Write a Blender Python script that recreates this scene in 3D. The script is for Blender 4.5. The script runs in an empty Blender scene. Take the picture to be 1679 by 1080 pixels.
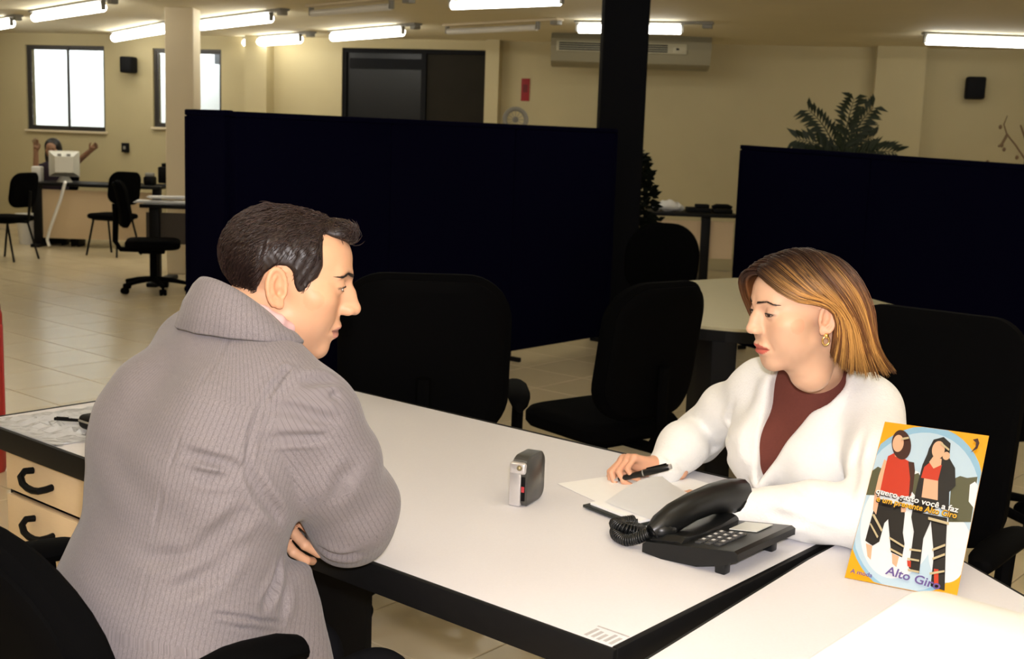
import bpy, bmesh, math, random
import numpy as np
from math import sin, cos, pi, radians, sqrt, atan2
from mathutils import Vector, Matrix

random.seed(4)
rng = np.random.default_rng(4)
SC = bpy.context.scene
COL = SC.collection

# ------------------------------------------------------------------ camera, world, flash, exposure
FPX, PITCH, ROLL, CAMZ = 2000.0, radians(9), radians(2), 1.45
FW = Vector((0, cos(PITCH), -sin(PITCH)))
_u0 = Vector((1, 0, 0)).cross(FW)
RT = cos(ROLL) * Vector((1, 0, 0)) + sin(ROLL) * _u0
UP = -sin(ROLL) * Vector((1, 0, 0)) + cos(ROLL) * _u0
CAM = Vector((0, 0, CAMZ))
cam = bpy.data.objects.new('camera', bpy.data.cameras.new('camera'))
COL.objects.link(cam)
cam.matrix_world = Matrix(((RT.x, UP.x, -FW.x, 0), (RT.y, UP.y, -FW.y, 0), (RT.z, UP.z, -FW.z, CAMZ), (0, 0, 0, 1)))
cam.data.sensor_width = 36
cam.data.lens = 36 * FPX / 1679
cam.data.clip_start = 0.05
cam.data.dof.use_dof = True
cam.data.dof.focus_distance = 2.1
cam.data.dof.aperture_fstop = 11
SC.camera = cam

w = bpy.data.worlds.new('daylight')
SC.world = w
w.use_nodes = True
w.node_tree.nodes['Background'].inputs[0].default_value = (0.90, 0.95, 1.0, 1)
w.node_tree.nodes['Background'].inputs[1].default_value = 6.0

FLASH_W = 195
fl = bpy.data.lights.new('camera_flash', 'POINT')
fl.energy = FLASH_W
fl.color = (1.0, 0.94, 0.955)
fl.shadow_soft_size = 0.03
flo = bpy.data.objects.new('camera_flash', fl)
flo.location = (0.03, -0.02, 1.54)
COL.objects.link(flo)
LAMP_E = 13.5

vs = SC.view_settings
vs.view_transform = 'Standard'
vs.look = 'None'
vs.gamma = 1
vs.use_curve_mapping = False
vs.exposure = 0.0
SC.cycles.use_denoising = True
SC.cycles.max_bounces = 6

# ------------------------------------------------------------------ projection helpers (the real positions are worked out from these)
def ray(x, y):
    return FW + RT * ((x - 839.5) / FPX) + UP * ((540 - y) / FPX)
def onz(x, y, z):
    d = ray(x, y); return CAM + d * ((z - CAMZ) / d.z)
def ony(x, y, Y):
    d = ray(x, y); return CAM + d * (Y / d.y)
# desk frame: u runs along the desk front edge to the right, v from the visitor's side to the clerk's side
K = Vector((0.158, 1.623, 0))
DU = Vector((0.765, -0.644, 0)); DV = Vector((0.644, 0.765, 0))
DROT = atan2(-0.644, 0.765)
def D(u, v, z=0):
    return K + DU * u + DV * v + Vector((0, 0, z))
def toD(p):
    r = Vector(p) - K
    return (r.dot(DU), r.dot(DV), p[2])

# ------------------------------------------------------------------ materials
def lin(c):
    return tuple((v / 255 / 12.92) if v / 255 <= 0.04045 else ((v / 255 + 0.055) / 1.055) ** 2.4 for v in c)
MATS = {}
def mat(name, rgb, rough=0.6, metal=0.0, spec=0.5, noise=0.0, scale=40.0, bump=0.0, bscale=300.0, emit=None, estr=0.0, stretch=None, sheen=0.0, coat=0.0):
    if name in MATS: return MATS[name]
    m = bpy.data.materials.new(name); m.use_nodes = True
    nt = m.node_tree; b = nt.nodes['Principled BSDF']
    col = (*rgb, 1)
    b.inputs['Base Color'].default_value = col
    b.inputs['Roughness'].default_value = rough
    b.inputs['Metallic'].default_value = metal
    b.inputs['Specular IOR Level'].default_value = spec
    if sheen: b.inputs['Sheen Weight'].default_value = sheen
    if coat: b.inputs['Coat Weight'].default_value = coat
    if emit:
        b.inputs['Emission Color'].default_value = (*emit, 1); b.inputs['Emission Strength'].default_value = estr
    tc = nt.nodes.new('ShaderNodeTexCoord')
    vec = tc.outputs['Object']
    if stretch:
        mp = nt.nodes.new('ShaderNodeMapping'); mp.inputs['Scale'].default_value = stretch
        nt.links.new(vec, mp.inputs['Vector']); vec = mp.outputs['Vector']
    if noise:
        n = nt.nodes.new('ShaderNodeTexNoise'); n.inputs['Scale'].default_value = scale; n.inputs['Detail'].default_value = 5
        nt.links.new(vec, n.inputs['Vector'])
        mx = nt.nodes.new('ShaderNodeMix'); mx.data_type = 'RGBA'
        mx.inputs[6].default_value = (*[max(0, c * (1 - noise)) for c in rgb], 1)
        mx.inputs[7].default_value = (*[min(1, c * (1 + noise)) for c in rgb], 1)
        nt.links.new(n.outputs['Fac'], mx.inputs[0]); nt.links.new(mx.outputs[2], b.inputs['Base Color'])
    if bump:
        n2 = nt.nodes.new('ShaderNodeTexNoise'); n2.inputs['Scale'].default_value = bscale; n2.inputs['Detail'].default_value = 3
        nt.links.new(vec, n2.inputs['Vector'])
        bp = nt.nodes.new('ShaderNodeBump'); bp.inputs['Strength'].default_value = bump; bp.inputs['Distance'].default_value = 0.002
        nt.links.new(n2.outputs['Fac'], bp.inputs['Height']); nt.links.new(bp.outputs['Normal'], b.inputs['Normal'])
    MATS[name] = m
    return m

M_wall = mat('cream_paint', (0.51, 0.435, 0.25), 0.75, noise=0.05, scale=3, bump=0.1, bscale=120)
M_ceil = mat('ceiling_paint', (0.74, 0.66, 0.46), 0.8, noise=0.05, scale=2)
M_col = mat('pale_column_paint', (0.70, 0.60, 0.42), 0.7, noise=0.04, scale=4)
M_tile = mat('beige_floor_tile', (0.68, 0.57, 0.38), 0.25, noise=0.12, scale=2.5, spec=0.5)
M_grout = mat('tile_grout', (0.22, 0.18, 0.12), 0.9)
M_navy = mat('navy_partition_fabric', (0.0016, 0.0014, 0.0095), 0.95, spec=0.02, noise=0.2, scale=300)
M_black = mat('black_plastic', (0.003, 0.003, 0.0033), 0.5, spec=0.12)
M_blackfab = mat('black_chair_fabric', (0.0018, 0.0018, 0.002), 0.95, spec=0.03, noise=0.4, scale=500, bump=0.25, bscale=900)
M_edge = mat('black_desk_edging', (0.005, 0.005, 0.0055), 0.5, spec=0.15, noise=0.3, scale=60)
M_lam = mat('off_white_laminate', (0.70, 0.69, 0.725), 0.45, noise=0.035, scale=260, spec=0.35, bump=0.03, bscale=700)
M_lam2 = mat('cream_laminate', (0.62, 0.55, 0.36), 0.5, noise=0.03, scale=50)
M_tan = mat('tan_drawer_laminate', (0.68, 0.52, 0.33), 0.5, noise=0.05, scale=30, stretch=(1, 1, 12))
M_dark = mat('dark_painted_steel', (0.008, 0.008, 0.009), 0.7, spec=0.1)
M_darkcol = mat('black_column_paint', (0.004, 0.004, 0.005), 0.85, spec=0.05)
M_chairpl = mat('black_chair_plastic', (0.0012, 0.0012, 0.0014), 0.75, spec=0.04)
M_red = mat('red_plastic', (0.42, 0.03, 0.025), 0.4)
M_redsign = mat('red_sign_print', (0.30, 0.008, 0.012), 0.6)
M_white = mat('white_plastic', (0.80, 0.79, 0.76), 0.4)
M_cream_pl = mat('cream_computer_plastic', (0.72, 0.70, 0.62), 0.45)
M_paper = mat('white_paper', (0.90, 0.90, 0.90), 0.5, spec=0.45, noise=0.02, scale=60)
M_alu = mat('dark_window_aluminium', (0.05, 0.045, 0.04), 0.5, metal=0.3)
M_grey = mat('grey_plastic', (0.25, 0.24, 0.21), 0.5)
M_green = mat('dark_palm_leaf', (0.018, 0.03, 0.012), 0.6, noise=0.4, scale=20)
M_twig = mat('dry_twig', (0.16, 0.10, 0.05), 0.9)
M_terra = mat('plant_pot', (0.10, 0.07, 0.05), 0.8)
M_tube = mat('lit_fluorescent_tube', (1, 1, 1), 0.4, emit=(1.0, 0.98, 0.90), estr=LAMP_E)
M_tube2 = mat('unseen_added_tube', (1, 1, 1), 0.4, emit=(1.0, 0.98, 0.90), estr=LAMP_E * 1.8)  # for the added out-of-view lights, stronger than the visible tubes
M_ext = mat('outside_render', (0.82, 0.82, 0.80), 0.9, noise=0.03, scale=3)
M_extg = mat('outside_grey', (0.13, 0.135, 0.145), 0.9)
M_chrome = mat('chrome', (0.75, 0.75, 0.75), 0.15, metal=1)
M_silver = mat('silver_plastic', (0.62, 0.60, 0.60), 0.3, metal=0.6)
M_gold = mat('gold', (0.95, 0.66, 0.25), 0.18, metal=1)

def glass(name, tint=(0.95, 0.97, 0.97), rough=0.0):
    m = bpy.data.materials.new(name); m.use_nodes = True
    nt = m.node_tree; nt.nodes.remove(nt.nodes['Principled BSDF'])
    o = nt.nodes['Material Output']
    t = nt.nodes.new('ShaderNodeBsdfTransparent'); t.inputs[0].default_value = (*tint, 1)
    g = nt.nodes.new('ShaderNodeBsdfGlossy'); g.inputs['Roughness'].default_value = rough
    f = nt.nodes.new('ShaderNodeFresnel'); f.inputs[0].default_value = 1.45
    mx = nt.nodes.new('ShaderNodeMixShader')
    nt.links.new(f.outputs[0], mx.inputs[0]); nt.links.new(t.outputs[0], mx.inputs[1]); nt.links.new(g.outputs[0], mx.inputs[2])
    nt.links.new(mx.outputs[0], o.inputs[0])
    return m
M_glass = glass('window_glass')
M_film = glass('clear_plastic_film', (0.93, 0.94, 0.94), 0.08)

# ------------------------------------------------------------------ mesh helpers
class MB:
    def __init__(s): s.bm = bmesh.new()
    def _xf(s, vs, m):
        if m is not None: bmesh.ops.transform(s.bm, matrix=m, verts=vs)
    def box(s, x0, x1, y0, y1, z0, z1, bev=0.0, seg=2, m=None):
        g = bmesh.ops.create_cube(s.bm, size=1)
        vs = g['verts']
        for v in vs: v.co = Vector(((x0 + x1) / 2 + v.co.x * (x1 - x0), (y0 + y1) / 2 + v.co.y * (y1 - y0), (z0 + z1) / 2 + v.co.z * (z1 - z0)))
        if bev:
            es = list({e for v in vs for e in v.link_edges})
            r = bmesh.ops.bevel(s.bm, geom=es, offset=bev, segments=seg, profile=0.5, affect='EDGES')
            vs = list({v for f in r['faces'] for v in f.verts} | {v for v in vs if v.is_valid})
        s._xf(vs, m); return s
    def cyl(s, c, r, h, n=20, r2=None, m=None, bev=0.0):
        g = bmesh.ops.create_cone(s.bm, cap_ends=True, segments=n, radius1=r, radius2=r if r2 is None else r2, depth=h)
        vs = g['verts']
        for v in vs: v.co += Vector(c) + Vector((0, 0, h / 2))
        s._xf(vs, m); return s
    def sph(s, c, r, n=16, sc=(1, 1, 1), m=None):
        g = bmesh.ops.create_uvsphere(s.bm, u_segments=n, v_segments=max(6, n * 2 // 3), radius=r)
        for v in g['verts']: v.co = Vector((v.co.x * sc[0], v.co.y * sc[1], v.co.z * sc[2])) + Vector(c)
        s._xf(g['verts'], m); return s
    def tube(s, pts, r, n=8, closed=False, flat=1.0):
        pts = [Vector(p) for p in pts]; N = len(pts)
        rs = r if isinstance(r, (list, tuple)) else [r] * N
        rings = []; prev = None
        for i, p in enumerate(pts):
            if closed: t = pts[(i + 1) % N] - pts[i - 1]
            else: t = pts[min(i + 1, N - 1)] - pts[max(i - 1, 0)]
            if t.length < 1e-9: t = Vector((0, 0, 1))
            t.normalize()
            if prev is None:
                a = Vector((0, 0, 1)) if abs(t.z) < 0.9 else Vector((1, 0, 0))
                x = t.cross(a).normalized()
            else:
                x = (prev - t * prev.dot(t))
                x = x.normalized() if x.length > 1e-6 else t.orthogonal().normalized()
            prev = x; y = t.cross(x)
            rings.append([s.bm.verts.new(p + (x * cos(2 * pi * k / n) + y * (flat * sin(2 * pi * k / n))) * rs[i]) for k in range(n)])
        for i in range(N if closed else N - 1):
            A = rings[i]; B = rings[(i + 1) % N]
            for k in range(n): s.bm.faces.new((A[k], A[(k + 1) % n], B[(k + 1) % n], B[k]))
        if not closed:
            s.bm.faces.new(rings[0][::-1]); s.bm.faces.new(rings[-1])
        return s
    def prism(s, poly, z0, z1, m=None, bev=0.0):
        lo = [s.bm.verts.new((x, y, z0)) for x, y in poly]; hi = [s.bm.verts.new((x, y, z1)) for x, y in poly]
        n = len(poly)
        s.bm.faces.new(lo[::-1]); s.bm.faces.new(hi)
        for i in range(n): s.bm.faces.new((lo[i], lo[(i + 1) % n], hi[(i + 1) % n], hi[i]))
        vs = lo + hi
        if bev:
            es = list({e for v in vs for e in v.link_edges if abs(e.verts[0].co.z - e.verts[1].co.z) < 1e-6})
            r = bmesh.ops.bevel(s.bm, geom=es, offset=bev, segments=2, profile=0.5, affect='EDGES')
            vs = list({v for f in r['faces'] for v in f.verts} | {v for v in vs if v.is_valid})
        s._xf(vs, m); return s
    def loft(s, rings, cap=True, closed=True):
        R = [[s.bm.verts.new(p) for p in ring] for ring in rings]; n = len(R[0])
        for A, B in zip(R[:-1], R[1:]):
            for k in range(n if closed else n - 1): s.bm.faces.new((A[k], A[(k + 1) % n], B[(k + 1) % n], B[k]))
        if cap and closed: s.bm.faces.new(R[0][::-1]); s.bm.faces.new(R[-1])
        return s
    def lathe(s, prof, n=20, c=(0, 0, 0), m=None):
        rings = [[(c[0] + r * cos(2 * pi * k / n), c[1] + r * sin(2 * pi * k / n), c[2] + z) for k in range(n)] for r, z in prof]
        n0 = len(s.bm.verts); s.loft(rings); s.bm.verts.ensure_lookup_table()
        s._xf(list(s.bm.verts)[n0:], m); return s
    def build(s, name, material, parent=None, smooth=True, angle=35):
        bmesh.ops.recalc_face_normals(s.bm, faces=s.bm.faces)
        me = bpy.data.meshes.new(name); s.bm.to_mesh(me); s.bm.free()
        return link(name, me, material, parent, smooth, angle)
def link(name, me, material, parent=None, smooth=True, angle=35):
    if material is not None: me.materials.append(material)
    if smooth:
        me.shade_smooth()
        if angle < 180: me.set_sharp_from_angle(angle=radians(angle))
    o = bpy.data.objects.new(name, me); COL.objects.link(o)
    if parent is not None: o.parent = parent
    return o
def tag(o, label, cat, group=None):
    o['label'] = label; o['category'] = cat
    if group: o['group'] = group
    return o
def thing(name, label, cat, loc=(0, 0, 0), rz=0.0, group=None):
    o = bpy.data.objects.new(name, None); COL.objects.link(o)
    o.empty_display_size = 0.05
    o.location = loc; o.rotation_euler = (0, 0, rz)
    return tag(o, label, cat, group)
def struct(o):
    o['kind'] = 'structure'; return o
def copy_tree(o, parent=None):
    c = o.copy(); COL.objects.link(c)
    if parent is not None: c.parent = parent
    for ch in list(o.children): copy_tree(ch, c)
    return c

# ------------------------------------------------------------------ the room
CEIL = 2.55
WA, WB = 14.64, -0.231                     # far wall: Y = WA + WB * x
wd = Vector((1, WB, 0)).normalized(); wn = Vector((wd.y, -wd.x, 0))   # wn points into the room
WANG = atan2(wd.y, wd.x)
WO = Vector((0, WA, 0))
def onwall(px, py, off=0.0):
    d = ray(px, py); O = WO + wn * off
    t = (O - CAM).dot(wn) / d.dot(wn)
    p = CAM + d * t
    return (p - WO).dot(wd), p.z
XL, XR, YB = -10.0, 8.0, -3.0

fl_o = struct(MB().box(XL, XR, YB, 18, -0.08, -0.004).build('floor', M_grout, smooth=False))
# tiles: 0.45 m, laid square with the desks
T = 0.45
tile_me = MB().box(0.0025, T - 0.0025, 0.0025, T - 0.0025, -0.012, 0.0, bev=0.002, seg=1)
bmesh.ops.recalc_face_normals(tile_me.bm, faces=tile_me.bm.faces)
tme = bpy.data.meshes.new('floor_tile'); tile_me.bm.to_mesh(tme); tile_me.bm.free(); tme.materials.append(M_tile)
cells = []
for i in range(-50, 40):
    for j in range(-20, 50):
        c = D((i + .5) * T + 0.13, (j + .5) * T + 0.06)
        if not (XL < c.x < XR and YB < c.y < WA + WB * c.x): continue
        d = c - CAM; wdep = d.dot(FW)
        vis = False
        if wdep > 0.3:
            px = 839.5 + FPX * d.dot(RT) / wdep; py = 540 - FPX * d.dot(UP) / wdep
            vis = -150 < px < 1830 and py < 1250
        cells.append((not vis, d.length, i, j, vis))
cells.sort()
rest = MB()
for k, (_, dist, i, j, vis) in enumerate(cells):
    M = Matrix.Translation(D(i * T + 0.13, j * T + 0.06)) @ Matrix.Rotation(DROT, 4, 'Z')
    if k < 280 and vis:
        o = bpy.data.objects.new('floor_tile', tme); COL.objects.link(o); o.matrix_world = M; o.parent = fl_o
    else:
        rest.prism([(0.0025, 0.0025), (T - .0025, 0.0025), (T - .0025, T - .0025), (0.0025, T - .0025)], -0.012, 0.0, m=M)
ro = rest.build('floor_tiling', M_tile, fl_o, smooth=False); ro['kind'] = 'stuff'

struct(MB().box(XL, XR, YB, 18, CEIL, CEIL + 0.1).build('ceiling', M_ceil, smooth=False))
struct(MB().box(XL - 0.15, XL, YB, 18, -0.08, CEIL).build('wall_left', M_wall, smooth=False))
struct(MB().box(XR, XR + 0.15, YB, 18, -0.08, CEIL).build('wall_right', M_wall, smooth=False))
struct(MB().box(XL, XR, YB - 0.15, YB, -0.08, CEIL).build('wall_back', M_wall, smooth=False))

# far wall with two window openings and the dark glazed opening
def wrect(x0, y0, x1, y1):
    a = onwall(x0, y0); b = onwall(x1, y1)
    return min(a[0], b[0]), max(a[0], b[0]), min(a[1], b[1]), max(a[1], b[1])
W1 = wrect(41, 73, 173, 216)
W2 = wrect(250, 79, 363, 212)
D0 = wrect(561, 78, 799, 300); D0 = (D0[0], D0[1], 0.0, D0[3])
holes = [W1, W2, D0]
xs = sorted({-10.3, 8.4, *[h[0] for h in holes], *[h[1] for h in holes]})
WM = Matrix.Translation(WO) @ Matrix.Rotation(WANG, 4, 'Z')   # wall frame: x along, y = away from the room, z up
mb = MB()
for a, b in zip(xs[:-1], xs[1:]):
    hs = [h for h in holes if h[0] <= a + 1e-6 and h[1] >= b - 1e-6]
    z = -0.08
    for h in sorted(hs, key=lambda q: q[2]):
        if h[2] > z: mb.box(a, b, 0, 0.2, z, h[2], m=WM)
        z = h[3]
    if z < CEIL: mb.box(a, b, 0, 0.2, z, CEIL, m=WM)
struct(mb.build('wall_front', M_wall, smooth=False))
# pilasters on the far wall
k = 0
for (pa, pb, dep) in ((414, 449, 0.22), (800, 822, 0.16), (1432, 1512, 0.2)):
    a = onwall(pa, 150)[0]; b = onwall(pb, 150)[0]; k += 1
    struct(MB().box(a, b, -dep, 0.0, 0, CEIL, m=WM).build('trim_%d' % k, M_wall, smooth=False))
a = onwall(1700, 200)[0]
struct(MB().box(-10.2, D0[0], -0.012, 0.0, 0, 0.09, m=WM).build('baseboard_front', M_col, smooth=False))

def window(n, R, split):
    x0, x1, z0, z1 = R; t = 0.03
    fr = MB()
    fr.box(x0, x1, 0.03, 0.09, z1 - t, z1, m=WM); fr.box(x0, x1, 0.03, 0.09, z0, z0 + t, m=WM)
    fr.box(x0, x0 + t, 0.03, 0.09, z0 + t, z1 - t, m=WM); fr.box(x1 - t, x1, 0.03, 0.09, z0 + t, z1 - t, m=WM)
    win = struct(fr.build('window_%d' % n, M_alu, smooth=False))
    xm = x0 + (x1 - x0) * split
    for (p, q, y) in ((x0 + t, xm + 0.02, 0.05), (xm - 0.02, x1 - t, 0.075)):
        s = 0.026; sm = MB()
        sm.box(p, q, y - .01, y + .01, z1 - t - s, z1 - t, m=WM); sm.box(p, q, y - .01, y + .01, z0 + t, z0 + t + s, m=WM)
        sm.box(p, p + s, y - .01, y + .01, z0 + t + s, z1 - t - s, m=WM); sm.box(q - s, q, y - .01, y + .01, z0 + t + s, z1 - t - s, m=WM)
        so = sm.build('sash', M_alu, win, smooth=False)
        MB().box(p + s, q - s, y - .003, y + .003, z0 + t + s, z1 - t - s, m=WM).build('pane', M_glass, so, smooth=False)
    MB().box(x0 - 0.01, x1 + 0.03, -0.05, 0.03, z0 - 0.03, z0, bev=0.006, m=WM).build('window_sill', M_col, win, smooth=False)
window(1, W1, 0.51); window(2, W2, 0.5)
# what the windows show: the neighbouring white building, lit by the sky
ext = thing('white_building', 'white rendered building with a grey pillar outside the windows', 'building')
MB().box(-14, 1, 3.2, 3.5, -0.5, 3.0, m=WM).build('rendered_wall', M_ext, ext, smooth=False)
gx = onwall(153, 150)[0]
MB().box(gx - .02 + .02, gx + .16, 2.0, 2.2, 0, 2.05, m=WM).build('pillar', M_extg, ext, smooth=False)
gx2 = onwall(350, 150)[0]
MB().box(gx2 - 1.3, gx2 + .5, 2.6, 3.15, 2.35, 2.5, m=WM).build('canopy_slab', M_extg, ext, smooth=False)
struct(MB().box(-16, 4, 0.2, 12, -0.6, -0.5, m=WM).build('outside_ground', M_ext, smooth=False))

# dark glazed screen in its opening
x0, x1, z0, z1 = D0
M_darkpan = mat('dark_olive_panel', (0.014, 0.011, 0.006), 0.7, spec=.15, noise=0.3, scale=4)
M_darkpane = mat('dark_glazing', (0.004, 0.004, 0.004), 0.35, spec=.25)
fr = MB()
fr.box(x0, x0 + .05, 0.02, .1, 0, z1, m=WM); fr.box(x1 - .05, x1, .02, .1, 0, z1, m=WM); fr.box(x0 + .05, x1 - .05, .02, .1, z1 - .05, z1, m=WM)
xm = onwall(693, 150)[0]
fr.box(xm - .03, xm + .03, .02, .1, 0, z1 - .05, m=WM)
door = struct(fr.build('door_1', M_dark, smooth=False))
MB().box(x0 + .05, xm - .03, .06, .08, 0.02, z1 - .05, m=WM).build('pane', M_darkpane, door, smooth=False)
MB().box(xm + .03, x1 - .05, .05, .08, 0.02, z1 - .05, bev=.005, m=WM).build('door_panel', M_darkpan, door, smooth=False)
zt = onwall(640, 82)[1]
MB().box(onwall(572, 100)[0], onwall(690, 100)[0], .03, .06, zt - .22, zt - .1, m=WM).build('transom_bar', M_dark, door, smooth=False)
MB().box(x0 - .1, x1 + .1, .1, .14, 0, CEIL, m=WM).build('door_backing', M_dark, door, smooth=False)

# columns
c = ony(272, 300, 11.9); c2 = ony(318, 300, 11.9)
lc = struct(MB().box(c.x, c2.x, 11.9, 12.18, 0, CEIL, bev=0.01).build('column_1', M_col, smooth=False))
Yc = 8.9
c = ony(983, 200, Yc); c2 = ony(1057, 200, Yc)
struct(MB().box(c.x, c2.x, Yc, Yc + .33, 0, CEIL, bev=0.01).build('column_2', M_darkcol, smooth=False))

# ------------------------------------------------------------------ ceiling lights
LAMPS = [((-60, 52), (18, 38), 'fluorescent ceiling light cut by the left picture edge'),
         ((57, 29), (168, 12), 'fluorescent ceiling light above the first window'),
         ((188, 62), (272, 47), 'fluorescent ceiling light just left of the pale column'),
         ((331, 43), (443, 30), 'fluorescent ceiling light just right of the pale column'),
         ((395, 71), (491, 64), 'small far fluorescent ceiling light by the wall pilaster'),
         ((546, 61), (659, 52), 'fluorescent ceiling light above the dark glazed doorway'),
         ((742, 9), (918, 2), 'long fluorescent ceiling light at the top edge of the picture'),
         ((949, 47), (1116, 49), 'fluorescent ceiling light crossing behind the black column'),
         ((1519, 66), (1720, 73), 'fluorescent ceiling light above the right wall loudspeaker')]
def lamp(a, b, label, lit=True):
    zc = CEIL - 0.075
    A = onz(*a, zc); B = onz(*b, zc)
    dv = B - A; L = dv.length; ang = atan2(dv.y, dv.x)
    dep = (A.y + B.y) / 2
    r = 0.0052 * dep / 1.55 if lit else 0.03
    t = thing('ceiling_light', label, 'ceiling light', (*((A + B) / 2).xy, CEIL), ang, 'fluorescent ceiling lights')
    MB().box(-L / 2 - .04, L / 2 + .30, -.05, .05, -.022, -0.001, bev=.004).build('lamp_housing', M_grey if lit else M_col, t)
    for x in (-L / 2 - .015, L / 2 + .015):
        MB().box(x - .012, x + .012, -.02, .02, -.075 - r * .6, -.022).build('lamp_holder', M_grey, t)
    MB().box(L / 2 + .2, L / 2 + .29, -.035, .035, -.06, -.022, bev=.004).build('starter_box', M_grey, t)
    pts = [(-L / 2 + L * i / 10, 0, -.075) for i in range(11)]
    MB().tube(pts, r, 12).build('lit_tube' if lit else 'unlit_tube', M_tube if lit else M_white, t)
    return t
for a, b, l in LAMPS: lamp(a, b, 'long lit ' + l if not l.startswith(('long', 'small')) else l)
for a, b, l in (((512, 22), (640, 11), 'unlit fluorescent fitting on the ceiling left of the top edge light'),
                ((735, 52), (880, 45), 'unlit fluorescent fitting on the ceiling right of the dark doorway')):
    lamp(a, b, l, False)
# unseen ceiling lights added above and behind the camera to light the hall
for x in (-6.5, -4.0, -1.5, 1.0, 3.5, 6.0):
    for y in (-1.2, 1.8, 4.8, 7.6):
        if y > 3 and -3 < x < 2.5 and False: continue
        t = thing('ceiling_light', 'unseen bare fluorescent ceiling light added over the near part of the hall', 'ceiling light', (x, y, CEIL), 0, 'ceiling lights outside the frame')
        MB().box(-.66, .66, -.05, .05, -.022, -.001).build('lamp_housing', M_grey, t)
        MB().tube([(-.6, 0, -.06), (.6, 0, -.06)], 0.022, 8).build('lit_tube', M_tube2, t)

# ------------------------------------------------------------------ navy partitions
def panel(p0, p1, h, th, label, n, tilt=0.0):
    p0 = Vector((p0[0], p0[1], 0)); p1 = Vector((p1[0], p1[1], 0))
    d = p1 - p0; L = d.length; ang = atan2(d.y, d.x)
    t = thing('partition_screen', label, 'office partition', p0, ang)
    w1 = L / n
    for i in range(n):
        h0 = h + tilt * (i + .0) * w1; h1 = h + tilt * (i + 1.0) * w1
        m = MB(); m.box(i * w1 + .012, (i + 1) * w1 - .012, -th / 2 + .006, th / 2 - .006, .10, h - .03)
        for v in m.bm.verts:
            if v.co.z > .5: v.co.z += (h0 - h) + (h1 - h0) * (v.co.x / w1 - i)
        m.build('fabric_panel', M_navy, t, smooth=False)
    m = MB(); m.box(0, L, -th / 2, th / 2, h - .03, h, bev=.006)
    for v in m.bm.verts: v.co.z += tilt * v.co.x
    m.build('top_rail', M_navy, t)
    MB().box(0, L, -th / 2, th / 2, .06, .10).build('bottom_rail', M_navy, t, smooth=False)
    for i in range(n + 1):
        x = min(max(i * w1, .015), L - .015)
        MB().box(x - .012, x + .012, -th / 2, th / 2, .0, h - .035 + tilt * x).build('post', M_navy, t, smooth=False)
        MB().box(x - .012, x + .012, -.12, .12, .0, .03, bev=.005).build('foot', M_dark, t)
    return t
A0 = D(-4.19, 2.49); A1 = D(-4.165, 5.75)
panel(A0, A1, 1.525, .06, 'long navy fabric office partition behind the two seated people', 3)
B0 = A0 - DU * 0.03; panel(B0, B0 - DU * 0.34, 1.53, .06, 'short navy partition return at the end of the long partition', 1)
R0 = ony(1215, 300, 8.6); R1 = ony(1720, 300, 6.3)
panel(R0, R1, 1.445, .06, 'navy fabric office partition in front of the palm', 2, tilt=-0.020)

# ------------------------------------------------------------------ the main desk
u0, u1, v0, v1 = -1.87, 0.0, 0.0, 0.917
desk = thing('desk', 'long off-white desk with thick black edging between the man and woman', 'desk', K, DROT)
e = 0.012
MB().box(u0 + e, u1 - e, v0 + e, v1 - e, .700, .740).build('desktop', M_lam, desk, smooth=False)
for (a, b, c_, d_) in ((u0, u1, v0, v0 + e), (u0, u1, v1 - e, v1), (u0, u0 + e, v0 + e, v1 - e), (u1 - e, u1, v0 + e, v1 - e)):
    MB().box(a, b, c_, d_, .690, .741, bev=.003).build('edging', M_edge, desk)
for uu in (-1.30, -.05):
    MB().box(uu - .025, uu + .025, .42, .49, .03, .690, bev=.006).build('leg', M_edge, desk)
    MB().box(uu - .03, uu + .03, .12, .80, .0, .035, bev=.01).build('foot', M_edge, desk)
MB().box(-1.30, -.08, .43, .47, .62, .685, bev=.004).build('crossbeam', M_edge, desk)
MB().box(-1.275, -.965, .432, .450, .06, .688).build('modesty_panel', M_edge, desk, smooth=False)
# faded printed mark on the desk top
mk = MB()
for k in range(5):
    mk.box(-.066 + .011 * k, -.060 + .011 * k, .018 + .002 * (k % 2), .050 - .004 * (k % 3), .7400, .7404)
mk.box(-.070, -.014, .056, .060, .7400, .7404)
mk.build('worn_sticker_mark', mat('grey_ink', (0.42, 0.41, 0.42), .7, noise=.3, scale=150), desk, smooth=False)

# drawer unit under the desk's left end
du = thing('drawer_unit', 'black drawer unit with tan fronts under the left end of the desk', 'drawers', K, DROT)
a, b = -1.79, -1.38
c1 = MB(); c1.box(a, a + .016, .045, .55, .05, .690); c1.box(b - .016, b, .045, .55, .05, .690); c1.box(a + .016, b - .016, .534, .55, .05, .69)
c1.box(a + .016, b - .016, .045, .534, .05, .066); c1.box(a + .016, b - .016, .045, .534, .68, .69)
c1.build('carcass', M_edge, du, smooth=False)
zt = .688
for k in range(5):
    zb = zt - .100
    dr = MB().box(a + .014, b - .014, .028, .046, zb, zt, bev=.002).build('drawer_front', M_tan, du)
    um = (a + b) / 2 - .025
    zc_ = (zb + zt) / 2
    pts = [(um + .72 * x, y, zc_ + .8 * z) for x, y, z in ((-.055, .028, .022), (-.058, .008, .024), (-.052, -.004, .012), (-.03, -.008, -.004), (0, -.009, -.010), (.03, -.008, -.012), (.055, -.004, -.010), (.062, .012, -.008), (.060, .028, -.006))]
    MB().tube(pts, .008, 8).build('handle', M_black, dr)
    zt = zb - .014
for uu in (a + .05, b - .05):
    for vv in (.09, .5): MB().cyl((uu, vv, 0), .025, .05, 12).build('castor', M_black, du)

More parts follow.
